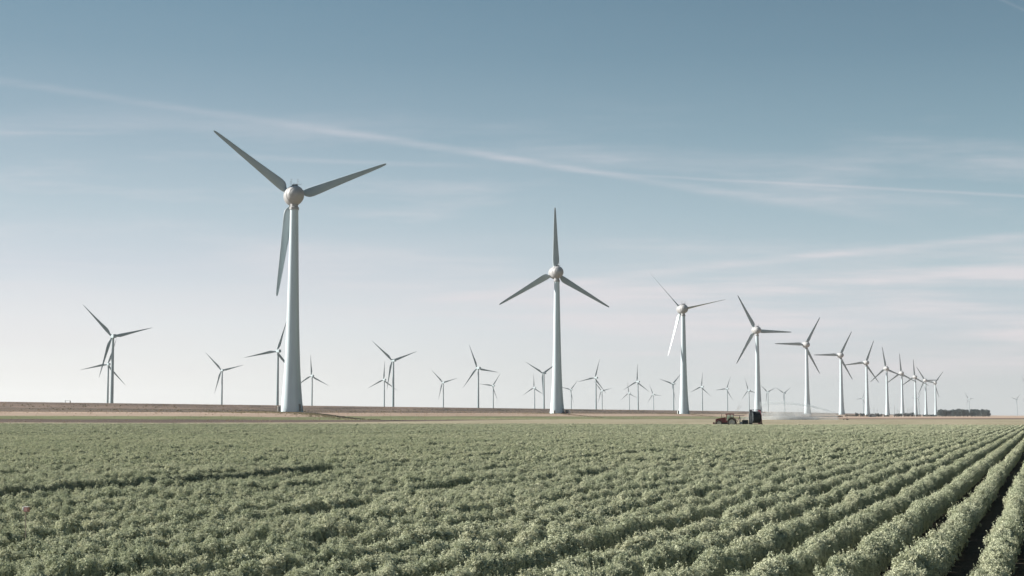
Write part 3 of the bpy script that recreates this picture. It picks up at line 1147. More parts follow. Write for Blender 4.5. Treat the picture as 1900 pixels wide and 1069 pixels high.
NEAR_LABELS = [
    'nearest and tallest wind turbine, wide tapered tower standing on a low grassy mound',
    'second wind turbine of the receding row, one blade upright, dark vehicles parked at its foot',
    'third wind turbine of the row, blades turned edge-on and the lowest one sunlit white',
    'fourth wind turbine of the row, rising behind the red tractor and hose reel',
    'fifth wind turbine of the row, its tower foot veiled by the irrigation spray',
    'sixth wind turbine of the row, foot just behind the small sprinkler cart',
    'seventh wind turbine of the row, beside the low grey shed',
    'eighth wind turbine of the row counted from the nearest, standing right of the grey shed',
    'ninth wind turbine of the row, the middle one among the thin masts',
    'tenth wind turbine of the row, third from its far end',
    'eleventh wind turbine of the row, second from its far end beside the low black hedge',
    'twelfth and last wind turbine of the row, smallest, before the dark trees',
]
proto = None
for i, ((f, th), (hub, tips)) in enumerate(zip(near_fit, NEAR)):
    z = ground_z(f.x, f.y)
    f, th = fit(hub, tips, z + HUB_E, ROW_AXIS, OVER_E)
    z = ground_z(f.x, f.y)
    root = empty('wind_turbine', (f.x, f.y, z), -ROW_AXIS)
    if proto is None:
        make_near(root)
        proto = root
        static = [o for o in root.children]
    else:
        for o in static: copy_tree(o, root)
    rotor(root, me_feather if i == 2 else me_blade, HUB_E, OVER_E, th)
    tag(root, NEAR_LABELS[i], 'wind turbine', 'big turbines receding in one row')
    print('near', i, 'dist %.0f' % f.y, 'P %.1f' % perp(f.x, f.y), 'base px', [round(q, 1) for q in pix((f.x, f.y, z))])


def make_far(root):
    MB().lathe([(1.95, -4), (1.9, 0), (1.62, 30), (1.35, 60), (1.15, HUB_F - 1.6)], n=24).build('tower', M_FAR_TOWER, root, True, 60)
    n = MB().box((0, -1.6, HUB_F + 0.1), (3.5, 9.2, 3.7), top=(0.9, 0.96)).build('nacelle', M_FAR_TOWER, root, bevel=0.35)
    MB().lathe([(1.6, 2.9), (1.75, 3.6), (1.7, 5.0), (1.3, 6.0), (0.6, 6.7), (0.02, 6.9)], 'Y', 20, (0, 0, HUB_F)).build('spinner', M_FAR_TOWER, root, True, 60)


FAR_LABELS = [
    'slim wind turbine at the far left beyond the dike, the taller of the overlapping pair',
    'slim wind turbine at the far left, the shorter one partly behind its taller neighbour',
    'lone slim wind turbine beyond the dike between the left pair and the nearest big tower',
    'slim wind turbine partly hidden behind the left edge of the nearest big tower',
    'small slim wind turbine just right of the nearest big tower, one blade upright',
    'taller slim turbine of the overlapping pair right of the nearest big tower',
    'shorter slim turbine of the overlapping pair right of the nearest big tower, blade upright',
    'small slim wind turbine alone between two taller slim ones, midway between the two nearest towers',
    'tall slim wind turbine left of the second big tower, low blade pointing down left',
    'small slim turbine whose left blade tip meets the tower of its taller neighbour',
    'taller slim turbine just left of the second big tower, blades in a wide V',
    'shorter slim turbine just left of the second big tower, one blade upright',
    'small slim turbine just right of the second big tower, left blade cut off',
    'tall slim turbine right of the second big tower, long blade pointing left',
    'short slim turbine touching the blade of its taller neighbour right of the second tower',
    'tall slim turbine, one blade upright, between two short ones left of the third tower',
    'short slim turbine crossed by the left blade of its taller upright neighbour',
    'short slim turbine, one blade pointing right, second slim one left of the third tower',
    'slim turbine directly left of the third big tower, upper blades in a V',
    'slim turbine directly right of the third big tower, one blade nearly upright',
    'slim turbine above the tractor hood, left of the tractor cab and exhaust smoke',
    'slim turbine directly left of the fourth big tower, above the hose reel',
    'small slim turbine right of the fourth big tower, at the water jet end',
    'small slim turbine standing over the grey hedge, above the middle of the water jet',
    'tiny slim turbine just left of the seventh big tower',
    'tiny slim turbine seen between the tenth and eleventh big towers',
    'tiny pale slim turbine rising behind the dark block of trees',
    'tiny pale slim turbine right of the dark trees, beside a taller cut-off one',
    'slim turbine at the right edge of the view, mostly cut off',
]
fproto = None
for i, (hub, tips) in enumerate(FAR):
    f, th = fit(hub, tips, HUB_F, FAR_AXIS, OVER_F)
    root = empty('slim_wind_turbine', (f.x, f.y, 0), -FAR_AXIS)
    if fproto is None:
        make_far(root)
        fproto = root
        fstatic = list(root.children)
    else:
        for o in fstatic: copy_tree(o, root)
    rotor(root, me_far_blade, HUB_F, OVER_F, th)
    tag(root, FAR_LABELS[i], 'wind turbine', 'slim turbines beyond the dike')

# ------------------------------------------------------------------ things round the towers
def cabinet(px, py, wd, hh, label, d):
    p = at_depth(px, py, d)
    z = ground_z(p.x, p.y)
    r = empty('switch_cabinet', (p.x, p.y, z), R(12))
    MB().box((0, 0, 0.08), (wd + 0.3, 1.5, 0.36)).build('plinth', M_GREY, r)
    b = MB().box((0, 0, 0.26 + hh / 2), (wd, 1.3, hh)).build('housing', M_CABINET, r, bevel=0.03)
    MB().box((0, -0.66, 0.26 + hh / 2), (wd * 0.8, 0.04, hh * 0.8)).build('door', M_GREY, b)
    MB().box((0, 0, 0.26 + hh + 0.08), (wd + 0.2, 1.5, 0.14), top=(0.9, 0.9)).build('lid', M_WHITE, r)
    return tag(r, label, 'cabinet', 'switch cabinets beside the towers')


T2, T3 = near_fit[1][0], near_fit[2][0]
cabinet(518.3, 765, 1.15, 1.9, 'pale electrical cabinet at the left foot of the nearest turbine tower', T1.y - 2)
cabinet(1028.6, 768, 1.0, 1.8, 'small pale cabinet in front of the second turbine tower foot', T2.y - 6.5)
cabinet(1258.5, 768, 1.2, 2.4, 'bright cabinet at the left foot of the third turbine tower', T3.y - 1)


def wheel(root, c, r, wd, name='wheel', rim=0.55, yaw=0.0):
    wl = MB()
    k = wd / 2
    wl.lathe([(r * rim, -k), (r * 0.93, -k), (r, -k * 0.72), (r, k * 0.72), (r * 0.93, k), (r * rim, k), (r * rim, -k)], 'Y', 28, (0, 0, 0), False)
    if r > 0.7:
        for j in range(18):
            a = 2 * math.pi * j / 18
            wl.box((r * 1.0 * math.cos(a), 0, r * 1.0 * math.sin(a)), (0.09, wd * 0.9, 0.05))
    o = wl.build(name, M_TYRE, root, True, 50, loc=c)
    MB().lathe([(0.05, -k * 0.75), (r * rim * 0.5, -k * 0.78), (r * rim * 0.8, -k * 0.5), (r * rim * 1.02, -k * 0.95), (r * rim * 1.02, k * 0.95), (r * rim * 0.6, k * 0.6), (0.05, k * 0.6)], 'Y', 24, (0, 0, 0)).build('rim', M_RIM, o, True, 30)
    return o


def van(px, d, label, L_, W_, H_, group, rz, boxy=True, mat=M_CARBLUE):
    p = at_depth(px, 768, d)
    r = empty('parked_van' if boxy else 'parked_car', (p.x, p.y, ground_z(p.x, p.y)), rz)
    # nose towards +Y, tail faces the camera
    if boxy:
        ol = [(-L_ / 2, 0.45), (-L_ / 2, H_ * 0.93), (-L_ / 2 + 0.25, H_), (L_ * 0.22, H_), (L_ * 0.36, H_ * 0.58), (L_ / 2, H_ * 0.48), (L_ / 2, 0.4)]
    else:
        ol = [(-L_ / 2, 0.4), (-L_ / 2, H_ * 0.62), (-L_ / 2 + 0.45, H_ * 0.96), (-L_ / 2 + 1.2, H_), (L_ * 0.08, H_), (L_ * 0.26, H_ * 0.62), (L_ / 2, H_ * 0.52), (L_ / 2, 0.38)]
    m = MB().prism(ol, -W_ / 2, W_ / 2)
    m.v = [(y, x, z) for x, y, z in m.v]
    m.build('body', mat, r, bevel=0.06)
    MB().box((0, -L_ / 2 + (0.0 if boxy else 0.16), H_ * (0.76 if boxy else 0.78)), (W_ * 0.8, 0.08, H_ * 0.28), top=(0.92, 1), shift=(0, 0.0)).build('rear_window', M_CARGLASS, r)
    for s in (-1, 1):
        MB().box((s * (W_ / 2 - 0.14), -L_ / 2 - 0.02, H_ * 0.42), (0.2, 0.06, H_ * 0.26)).build('tail_light', M_LAMP, r)
        for yy in (-L_ * 0.31, L_ * 0.31):
            w_ = MB().lathe([(0.12, -0.12), (0.34, -0.12), (0.36, -0.06), (0.36, 0.06), (0.34, 0.12), (0.12, 0.12)], 'X', 20).build('wheel', M_TYRE, r, True, 40, loc=(s * (W_ / 2 - 0.1), yy, 0.36))
    MB().box((0, -L_ / 2 - 0.06, 0.52), (W_ * 0.96, 0.16, 0.2)).build('bumper', M_DARK, r, bevel=0.03)
    return tag(r, label, 'van' if boxy else 'car', group)


van(1053.5, T2.y - 4, 'dark blue van parked beside the second turbine tower, tail towards the field', 5.0, 2.0, 2.5, 'vehicles at the second tower', R(-14))
van(1044.8, T2.y - 8, 'small dark car parked in front of the second turbine tower', 3.9, 1.7, 1.5, 'vehicles at the second tower', R(6), False)

# gate on the dike crest at the left
x, y = None, None
pg = at_depth(128, 746, 500)
# walk along that bearing to the crest
dd = (P_ROW + 61.5) / (-(128 - CX) / F * CA + SA)
gx0, gx1 = (123.6 - CX) / F * dd, (132.6 - CX) / F * dd
zc = ground_z((gx0 + gx1) / 2, dd)
gt = empty('field_gate', ((gx0 + gx1) / 2, dd, zc), 0)
hw = (gx1 - gx0) / 2
MB().box((-hw, 0, 0.2), (0.16, 0.16, 1.5)).build('post', M_CABINET, gt)
MB().box((hw, 0, 0.15), (0.26, 0.26, 1.3)).build('post', M_WOOD, gt)
MB().tube([(-hw, 0, 0.85), (hw, 0, 0.8)], 0.035, 6).build('rail', M_WOOD, gt)
tag(gt, 'two bare gate posts with one thin rail on the dike crest at the far left', 'gate')

# marker stake in the crop
base = at_depth(46.5, 985, 24.2)
st = empty('marker_stake', (base.x, base.y, 0), R(-25))
zt_ = at_depth(48, 949.5, 24.2).z
MB().tube([(0.03, 0, 0), (0.012, 0, 0.5), (0, 0, zt_ + 0.02)], 0.006, 8).build('rod', M_STAKE, st, True)
hd = MB().box((0.022, 0, zt_ + 0.037), (0.086, 0.05, 0.074), top=(1.0, 1.0)).build('plate', M_PINK, st, bevel=0.006)
MB().box((-0.034, 0, zt_ + 0.05), (0.026, 0.054, 0.05)).build('reflector', M_WHITE, hd, bevel=0.004)
MB().box((0.022, 0, zt_ + 0.078), (0.092, 0.054, 0.008)).build('cap', M_WHITE, hd)
tag(st, 'thin stake with a small red and white plate standing in the crop', 'marker stake')

# ------------------------------------------------------------------ tractor, pump, hose reel
D_TR = 313.0
PPM = F / D_TR


def trx(px):
    return (px - CX) / F * D_TR


# tractor: nose towards -X, turned a little so that its rear shows
t0 = empty('tractor', (trx(1346), D_TR, 0), R(-10))
k = 1.0
body = MB()
body.prism([(-2.15, 0.95), (-2.12, 1.45), (-1.9, 1.66), (-0.1, 1.92), (-0.05, 0.85), (-1.9, 0.8)], -0.42, 0.42)
body = body.build('hood', M_RED, t0, bevel=0.05)
MB().box((-2.16, 0, 1.2), (0.08, 0.7, 0.5)).build('grille', M_DARK, body)
for s in (-1, 1):
    MB().box((-2.15, s * 0.24, 1.52), (0.08, 0.18, 0.12)).build('headlight', M_WHITE, body)
MB().box((-0.55, 0, 0.72), (3.4, 0.55, 0.45)).build('chassis', M_DARK, t0, bevel=0.04)
cabm = MB()
for xx, yy in ((-0.02, -0.62), (-0.02, 0.62), (0.85, -0.72), (0.85, 0.72), (1.5, -0.70), (1.5, 0.70)):
    lean = 0.12 if xx < 0.5 else -0.04
    cabm.tube([(xx, yy, 0.95), (xx + lean, yy * 0.93, 2.5)], 0.055, 6)
cabm.box((0.75, 0, 1.05), (1.55, 1.35, 0.35))
cab = cabm.build('cab', M_RED, t0)
MB().box((0.76, 0, 2.58), (1.85, 1.55, 0.22), top=(0.9, 0.9)).build('roof', M_RED, cab, bevel=0.05)
for s in (-1, 1):
    MB().box((0.44, s * 0.655, 1.82), (0.72, 0.02, 1.2)).build('side_window', M_GLASS, cab)
    MB().box((1.18, s * 0.68, 1.85), (0.52, 0.02, 1.1)).build('side_window', M_GLASS, cab)
MB().box((0.03, 0, 1.85), (0.02, 1.1, 1.1)).build('windscreen', M_GLASS, cab)
MB().box((1.50, 0, 1.9), (0.02, 1.1, 1.0)).build('rear_window', M_GLASS, cab)
sb = MB().box((0.85, 0, 1.35), (0.5, 0.5, 0.15))
sb.box((1.07, 0, 1.7), (0.14, 0.5, 0.65))
sb.build('seat', M_DARK, cab, bevel=0.04)
for s in (-1, 1):
    fd = MB()
    ol = [(1.18 + 1.02 * math.cos(a), 0.88 + 1.02 * math.sin(a)) for a in np.linspace(R(15), R(165), 9)]
    il = [(1.18 + 0.95 * math.cos(a), 0.88 + 0.95 * math.sin(a)) for a in np.linspace(R(165), R(15), 9)]
    fd.prism(ol + il, s * 0.98 - 0.27, s * 0.98 + 0.27)
    fd.build('fender', M_RED, t0)
    wheel(t0, (1.18, s * 0.98, 0.87), 0.87, 0.5, 'rear_wheel', 0.70)
    wheel(t0, (-1.42, s * 0.86, 0.64), 0.64, 0.38, 'front_wheel', 0.68)
MB().tube([(-0.95, 0.3, 1.75), (-0.95, 0.3, 2.62)], [0.05, 0.04], 8).build('exhaust_pipe', M_DARK, t0)
MB().box((-2.55, 0, 0.72), (0.42, 0.8, 0.36), top=(0.8, 1)).build('front_weight', M_RED, t0, bevel=0.05)
lk = MB()
lk.tube([(-2.1, -0.3, 0.75), (-2.45, -0.3, 0.7)], 0.05, 6)
lk.tube([(-2.1, 0.3, 0.75), (-2.45, 0.3, 0.7)], 0.05, 6)
lk.build('front_linkage', M_DARK, t0)
tag(t0, 'red tractor with a glazed cab standing at the far edge of the crop', 'tractor')

# pump unit on the rear linkage
p0 = empty('pump_unit', (trx(1374), D_TR + 0.6, 0), R(-8))
MB().box((0.85, 0, 0.95), (1.25, 0.9, 0.85)).build('engine_box', M_HOSE, p0, bevel=0.05)
MB().box((-0.1, 0, 0.55), (3.0, 0.6, 0.14)).build('skid_frame', M_DARK, p0)
fr = MB()
fr.tube([(-0.25, 0, 0.5), (-0.25, 0, 2.25)], 0.06, 6)
fr.tube([(0.1, 0, 0.5), (-0.2, 0, 2.1)], 0.045, 6)
fr.build('post', M_GREY, p0)
MB().tube([(-1.0, 0, 0.55), (-0.3, 0, 1.95)], 0.06, 6).build('brace', M_RED, p0)
MB().tube([(-1.45, 0, 2.28), (0.75, 0, 2.34)], [0.07, 0.05], 8).build('suction_boom', M_GREY, p0)
MB().tube([(0.1, -0.3, 0.7), (0.35, -0.35, 1.25), (0.65, -0.2, 1.5), (0.7, 0, 1.85)], 0.05, 6).build('delivery_pipe', M_CABINET, p0)
MB().lathe([(0.05, -0.1), (0.28, -0.1), (0.28, 0.1), (0.05, 0.1)], 'Y', 16, (0.05, -0.35, 0.75)).build('pump_wheel', M_CABINET, p0)
tag(p0, 'dark pump unit with a post and boom coupled between tractor and hose reel', 'pump')

# hose reel machine
h0 = empty('hose_reel', (trx(1400.3), D_TR + 0.5, 0), R(-79))
hr = MB()
RR = 1.42
for j in range(13):                                   # wound hose as stacked rings
    yy = -0.78 + j * 0.13
    hr.lathe([(1.14, yy - 0.062), (1.20, yy - 0.05), (1.24, yy), (1.20, yy + 0.05), (1.14, yy + 0.062)], 'Y', 32, (0, 0, 1.95))
drum = MB().lathe([(0.15, -0.83), (1.14, -0.83), (1.14, 0.83), (0.15, 0.83)], 'Y', 32, (0, 0, 1.95))
dr = drum.build('drum', M_HOSE, h0, True, 40)
hr.build('wound_hose', M_HOSE, dr, True, 50)
for s in (-1, 1):
    fl = MB().lathe([(0.3, s * 0.86 - 0.03), (RR, s * 0.86 - 0.03), (RR, s * 0.86 + 0.03), (0.3, s * 0.86 + 0.03)], 'Y', 36, (0, 0, 1.95))
    fl.build('flange', M_HOSE if s < 0 else M_MAROON, dr, True, 30)
    sp = MB()
    for j in range(6):
        a = j * math.pi / 3
        sp.tube([(0.2 * math.cos(a), s * 0.93, 1.95 + 0.2 * math.sin(a)), (1.36 * math.cos(a), s * 0.93, 1.95 + 1.36 * math.sin(a))], 0.05, 6)
    sp.build('spoke_frame', M_HOSE if s < 0 else M_MAROON, dr)
for s in (-1, 1):
    fr = MB()
    fr.prism([(-1.0, 0.45), (-0.82, 0.45), (0.0, 3.45), (-0.2, 3.52)], s * 1.05 - 0.06, s * 1.05 + 0.06)
    fr.prism([(1.0, 0.45), (0.82, 0.45), (-0.1, 3.45), (0.1, 3.52)], s * 1.13 - 0.06, s * 1.13 + 0.06)
    fr.box((0, s * 1.05, 0.5), (2.5, 0.14, 0.2))
    fr.build('side_frame', M_HOSE if s < 0 else M_MAROON, h0)
fr = MB()
for xx in (-1.1, 1.1): fr.box((xx, 0, 0.5), (0.16, 1.95, 0.18))
fr.box((0, 0, 3.42), (0.16, 1.95, 0.16))
fr.build('cross_frame', M_MAROON, h0)
for s in (-1, 1):
    wheel(h0, (0.1, s * 1.22, 0.42), 0.42, 0.24, 'wheel', 0.55)
MB().tube([(1.2, 0.3, 0.5), (2.0, 0.3, 0.62), (2.1, 0.3, 0.25)], 0.06, 6).build('stabiliser', M_MAROON, h0)
MB().tube([(-1.2, 0, 0.5), (-2.1, 0, 0.5)], 0.07, 6).build('drawbar', M_MAROON, h0)
tag(h0, 'tall hose reel with a black drum in a maroon frame behind the tractor', 'hose reel')

# sprinkler cart far out in the stubble, its jet, the mist below it
D_SP = 735.0
c0p = at_height(1569.5, 779.3, 0.0)
D_SP = c0p.y
sc = empty('sprinkler_cart', (c0p.x, c0p.y, 0), R(8))
fr = MB()
fr.tube([(-1.1, 0, 0.45), (0.9, -0.5, 0.45)], 0.07, 6)
fr.tube([(-1.1, 0, 0.45), (0.9, 0.5, 0.45)], 0.07, 6)
fr.tube([(0.75, -0.75, 0.4), (0.75, 0.75, 0.4)], 0.06, 6)
fr.build('frame', M_MAROON, sc)
MB().tube([(0.75, 0, 0.4), (0.8, 0, 1.15), (0.35, 0, 1.5), (-0.2, 0, 1.72)], [0.09, 0.09, 0.07, 0.05], 8).build('gun', M_MAROON, sc)
for yy in (-0.75, 0.75): wheel(sc, (0.75, yy, 0.36), 0.36, 0.14, 'wheel', 0.6)
wheel(sc, (-1.1, 0, 0.3), 0.3, 0.12, 'wheel', 0.6)
tag(sc, 'small wheeled sprinkler cart in the stubble at the root of the water jet', 'sprinkler cart')

def soften(m, d0, x0, x1, k0, k1, noise, ztop=None, n0=0.25, n1=1.5):
    nt = m.node_tree
    N, L = nt.nodes, nt.links
    v = next(q for q in N if q.type == 'PRINCIPLED_VOLUME')
    tc_ = N.new('ShaderNodeTexCoord')
    sp = N.new('ShaderNodeSeparateXYZ')
    L.new(tc_.outputs['Object'], sp.inputs[0])
    mr = N.new('ShaderNodeMapRange')
    mr.interpolation_type = 'SMOOTHSTEP'
    for nm, q in (('From Min', x0), ('From Max', x1), ('To Min', k0 * d0), ('To Max', k1 * d0)): mr.inputs[nm].default_value = q
    L.new(sp.outputs[0], mr.inputs['Value'])
    no = N.new('ShaderNodeTexNoise')
    no.inputs['Scale'].default_value = noise
    no.inputs['Detail'].default_value = 4
    L.new(tc_.outputs['Object'], no.inputs['Vector'])
    nr = N.new('ShaderNodeMapRange')
    for nm, q in (('From Min', 0.35), ('From Max', 0.65), ('To Min', n0), ('To Max', n1)): nr.inputs[nm].default_value = q
    L.new(no.outputs['Fac'], nr.inputs['Value'])
    mu = N.new('ShaderNodeMath')
    mu.operation = 'MULTIPLY'
    L.new(mr.outputs[0], mu.inputs[0])
    L.new(nr.outputs[0], mu.inputs[1])
    out = mu.outputs[0]
    if ztop:
        zr = N.new('ShaderNodeMapRange')
        zr.interpolation_type = 'SMOOTHSTEP'
        for nm, q in (('From Min', ztop[0]), ('From Max', ztop[1]), ('To Min', 1.0), ('To Max', ztop[2])): zr.inputs[nm].default_value = q
        L.new(sp.outputs[2], zr.inputs['Value'])
        m2 = N.new('ShaderNodeMath')
        m2.operation = 'MULTIPLY'
        L.new(out, m2.inputs[0])
        L.new(zr.outputs[0], m2.inputs[1])
        out = m2.outputs[0]
    L.new(out, v.inputs['Density'])


M_JET = volume('jet_water', (0.70, 0.76, 0.79, 1), 0.42, 0.1)
M_MIST = volume('mist_water', (0.86, 0.885, 0.90, 1), 0.040, 0.0)
M_SMOKE = volume('exhaust', (0.35, 0.33, 0.33, 1), 0.30, 0.0)
jx = lambda px: (px - CX) / F * D_SP
soften(M_JET, 0.75, jx(1400), jx(1540), 0.25, 1.0, 0.2, None, 0.75, 1.2)
soften(M_MIST, 0.115, jx(1385), jx(1480), 0.12, 1.0, 0.13, (0.5, 8.5, 0.45), 0.6, 1.25)
soften(M_SMOKE, 0.5, trx(1362), trx(1376), 0.4, 1.0, 1.4, (3.0, 5.0, 0.2))
jet_px = [(1567, 773.2), (1556, 768.4), (1535, 761.2), (1505, 753.6), (1475, 749.2), (1448, 747.3), (1425, 748.0), (1406, 751.0)]
jp = [at_depth(a, b, D_SP) for a, b in jet_px]
sr = []
js = []
for i in range(len(jp) - 1):
    for q in range(5):
        u = q / 5
        js.append(jp[i].lerp(jp[i + 1], u))
        sr.append(0.18 + 1.1 * ((i + u) / (len(jp) - 1)) ** 1.1)
jet = MB().tube(js, sr, 12).build('water_jet', M_JET, None, True, 60)
tag(jet, kind='stuff')
# mist: a thick uneven curtain under the falling side of the jet
ms_ = MB()
for i in range(0, len(js) - 1, 2):
    pass
cur_t, cur_b = [], []
for i, p in enumerate(js):
    cur_t.append((p.x, p.z - sr[i] * 0.4))
xs = [c[0] for c in cur_t]
lft, rgt = min(xs) - 2.5, max(xs) - 3.5
mist = MB()
for layer, (ka, th_, zt_k) in enumerate(((1.0, 6.0, 1.0), (0.75, 10.0, 0.55), (0.9, 14.0, 0.28))):
    top = []
    for q in range(25):
        xx = lft - 3 * layer + (rgt - lft) * ka * q / 24
        zz = float(np.interp(xx, xs[::-1], [c[1] for c in cur_t][::-1]))
        zz = max(0.4, zz * zt_k * (0.94 + 0.06 * math.sin(q * 1.7 + layer)) - 0.2)
        top.append((xx, zz))
    ol = top + [(top[-1][0] + 0.5, 0.1), (top[0][0] - 2.0, 0.1), (top[0][0] - 1.0, top[0][1] * 0.6)]
    mm = MB().prism(ol, D_SP - th_ / 2 + layer * 1.0, D_SP + th_ / 2 + layer * 1.0)
    tag(mm.build('water_mist', M_MIST), kind='stuff')
sm = MB()
sx_ = trx(1370)
smp = [(trx(1363), D_TR + 1.5, 2.9), (trx(1367), D_TR + 1.6, 3.3), (trx(1371), D_TR + 1.7, 3.75), (trx(1374), D_TR + 1.8, 4.3), (trx(1372), D_TR + 2, 4.9)]
tag(MB().tube(smp, [0.12, 0.26, 0.42, 0.5, 0.25], 12).build('exhaust_smoke', M_SMOKE, None, True, 60), kind='stuff')

# ------------------------------------------------------------------ far hedges, bushes, trees, masts, shed
def leaf_cloud(mb, c, rad, n, size, r, flat=1.0):
    """small leaf clumps filling an uneven ball"""
    for _ in range(n):
        while True:
            q = Vector((r.uniform(-1, 1), r.uniform(-1, 1), r.uniform(-1, 1)))
            if 0.25 < q.length < 1: break
        q = q * (0.75 + 0.3 * r.random())
        p = Vector(c) + Vector((q.x * rad[0], q.y * rad[1], q.z * rad[2]))
        d = Vector((r.gauss(0, 1), r.gauss(0, 1), r.gauss(0, 0.8))).normalized()
        e = d.cross(Vector((r.gauss(0, 1), r.gauss(0, 1), r.gauss(0, 1)))).normalized()
        s = size * r.uniform(0.6, 1.3)
        mb.add([p - d * s, p + e * s * 0.7, p + d * s, p - e * s * 0.7], [(0, 1, 2, 3)])


def tree(px, d, h, wd, seed, label, group, mat=M_TREE):
    r = random.Random(seed)
    p = Vector(((px - CX) / F * d, d, 0))
    root = empty('tree', (p.x, p.y, ground_z(p.x, p.y)), r.uniform(0, 6.28))
    tk = MB()
    tk.tube([(0, 0, -0.2), (r.uniform(-.2, .2), r.uniform(-.2, .2), h * 0.3), (0, 0, h * 0.75)], [0.03 * h, 0.022 * h, 0.008 * h], 8)
    cr = MB()
    for j in range(9):
        a = r.uniform(0, 6.28)
        q = r.uniform(0.0, 0.62) * wd / 2
        zc_ = h * r.uniform(0.30, 0.84)
        cx_, cy_ = math.cos(a) * q, math.sin(a) * q
        tk.tube([(0, 0, zc_ * 0.6), (cx_, cy_, zc_)], [0.012 * h, 0.004 * h], 5)
        leaf_cloud(cr, (cx_, cy_, zc_), (wd * 0.30, wd * 0.30, h * 0.20), 170, h * 0.034, r)
    leaf_cloud(cr, (0, 0, h * 0.2), (wd * 0.5, wd * 0.5, h * 0.2), 220, h * 0.036, r)
    cr.build('crown', mat, root)
    tk.build('trunk', M_BARK, root)
    return tag(root, label, 'tree', group)


i = 0
for row_, (dist, x0, x1, nn) in enumerate(((2600, 1740, 1832, 15), (2640, 1743, 1829, 13))):
    for j in range(nn):
        i += 1
        px = x0 + (x1 - x0) * (j + random.uniform(-0.2, 0.2)) / (nn - 1)
        hgt = random.uniform(12.6, 13.6) + (1.2 if abs(px - 1774) < 5 else 0) - (0.8 if px > 1828 else 0)
        tree(px, dist + random.uniform(-8, 8), hgt, random.uniform(8.5, 11), 600 + i, 'dark leafy tree of the dense block behind the last big tower', 'trees of the dark block')


def bush(px, d, h, wd, seed, label, group, mat, cat='bush', name='bush', dense=1.0, deep=None):
    r = random.Random(seed)
    p = Vector(((px - CX) / F * d, d, 0))
    root = empty(name, (p.x, p.y, ground_z(p.x, p.y)), 0)
    n = max(3, int(wd / h * 2.2))
    fo, stm = MB(), MB()
    for j in range(n):
        cx_ = wd * ((j + 0.5) / n - 0.5)
        hh = h * r.uniform(0.82, 1.02)
        leaf_cloud(fo, (cx_, r.uniform(-.2, .2) * h, hh * 0.52), (wd / n * 0.85, (deep or h * 0.5), hh * 0.5), int(170 * dense), h * 0.07, r)
        stm.tube([(cx_, 0, -0.1), (cx_ + r.uniform(-.2, .2), r.uniform(-.2, .2), hh * 0.7)], [0.05 * h * 0.4, 0.01], 5)
    fo.build('foliage', mat, root)
    stm.build('stem', M_BARK, root)
    return tag(root, label, cat, group)


bush(1442, 1180, 5.0, 27, 801, 'long grey hedge with a level top behind the water spray', None, M_HEDGE, 'hedge', 'hedge', 1.0, 2.0)
bush(1530, 1500, 2.2, 34, 802, 'low dark scrub between the fifth and sixth big towers', None, M_BUSH, 'scrub', 'scrub', 0.7)
bush(1722.5, 2300, 4.0, 21, 803, 'low black hedge in front of the eleventh big tower', None, M_TREE, 'hedge', 'hedge', 1.2, 3.0)
BL = [(1576, 1.6, 13, 'low dark bush strip just right of the sixth big tower'),
      (1588, 4.4, 3.2, 'narrow upright bush, leftmost before the seventh big tower'),
      (1598, 4.0, 5.6, 'rounded dark bush left of the seventh big tower'),
      (1609.5, 3.2, 5.5, 'dark bush at the right foot of the seventh big tower'),
      (1625, 4.2, 4.5, 'dark bush at the left end of the grey shed'),
      (1631, 3.4, 4.5, 'dark bush at the right end of the grey shed'),
      (1642, 2.4, 7.0, 'low dark bush at the foot of the eighth big tower'),
      (1661, 3.8, 7.0, 'dark bush right of the eighth big tower among the masts'),
      (1668, 4.4, 5.0, 'dark bush close to the left foot of the ninth big tower'),
      (1679, 4.6, 6.0, 'dark bush close to the right foot of the ninth big tower'),
      (1688, 5.2, 7.5, 'highest dark bush among the masts between the ninth and tenth towers'),
      (1700, 3.0, 7.5, 'low dark bush at the foot of the tenth big tower')]
for j, (px, h, wd, lb) in enumerate(BL):
    bush(px, 2000 + 12 * j, h * 1.35, wd * 1.15, 820 + j, lb, 'dark bushes along the far field edge', M_BUSH)
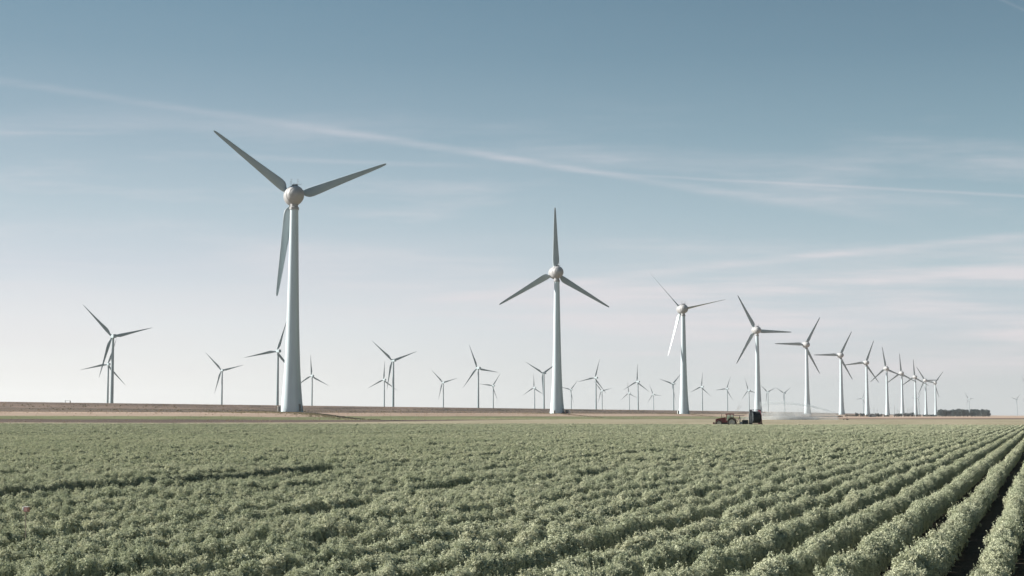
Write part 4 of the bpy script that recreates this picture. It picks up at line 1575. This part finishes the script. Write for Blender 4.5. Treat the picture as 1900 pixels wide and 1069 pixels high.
# shed
d_s = 2030
sx = (1616 - CX) / F * d_s
sh = empty('shed', (sx, d_s, ground_z(sx, d_s)), R(-20))
MB().box((0, 0, 1.5), (10, 6, 3.0)).build('wall', M_SHED, sh)
MB().prism([(-5.4, 3.0), (5.4, 3.0), (5.4, 3.15), (0, 4.6), (-5.4, 3.15)], -3.3, 3.3).build('roof', M_GREY, sh)
MB().box((-1.5, -3.03, 1.2), (2.4, 0.08, 2.4)).build('door', M_DARK, sh)
tag(sh, 'low grey shed with a shallow roof between the seventh and eighth big towers', 'shed')
# thin masts standing behind the bushes
for j, (px, top) in enumerate([(1621.5, 755), (1627.5, 757.5), (1659.6, 752), (1664.5, 757), (1667.8, 760), (1683.5, 757), (1686.5, 754.5), (1690, 758), (1692.6, 753), (1707, 760)]):
    dm = 2450.0
    tp = at_depth(px, top, dm)
    mr_ = empty('mast', (tp.x, dm, 0))
    hgt = tp.z
    MB().tube([(0, 0, 0), (0, 0, hgt)], [0.24, 0.12], 8).build('pole', M_GREY, mr_)
    MB().tube([(-hgt * 0.07, 0, hgt * 0.72), (hgt * 0.07, 0, hgt * 0.72)], 0.08, 6).build('crossbar', M_GREY, mr_)
    tag(mr_, 'thin grey mast standing up behind the far bushes', 'mast', 'thin masts behind the far bushes')
# white posts at the field edge
for j, px in enumerate((1655.3, 1672.5, 1696.4, 1637)):
    dp = 1850.0
    xx = (px - CX) / F * dp
    pr_ = empty('edge_post', (xx, dp, ground_z(xx, dp)))
    MB().box((0, 0, 0.9), (0.55, 0.45, 2.4), top=(0.9, 0.9)).build('body', M_WHITE, pr_, bevel=0.05)
    MB().lathe([(0.36, 2.1), (0.34, 2.3), (0.1, 2.45)], n=12).build('cap', M_CABINET, pr_, True)
    tag(pr_, 'small white post at the far field edge in front of the bushes', 'post', 'white posts at the far field edge')

# ------------------------------------------------------------------ air
hz = MB().box((0, 4045, 70), (17900, 9940, 143)).build('haze', volume('haze_air', (0.80, 0.87, 0.93, 1), 0.000042, 0.35))
tag(hz, kind='stuff')

# ------------------------------------------------------------------ render settings
cy = scene.cycles
cy.max_bounces = 8
cy.diffuse_bounces = 1
cy.glossy_bounces = 2
cy.transmission_bounces = 4
cy.transparent_max_bounces = 8
cy.volume_bounces = 1
cy.use_denoising = True
cy.sample_clamp_indirect = 8
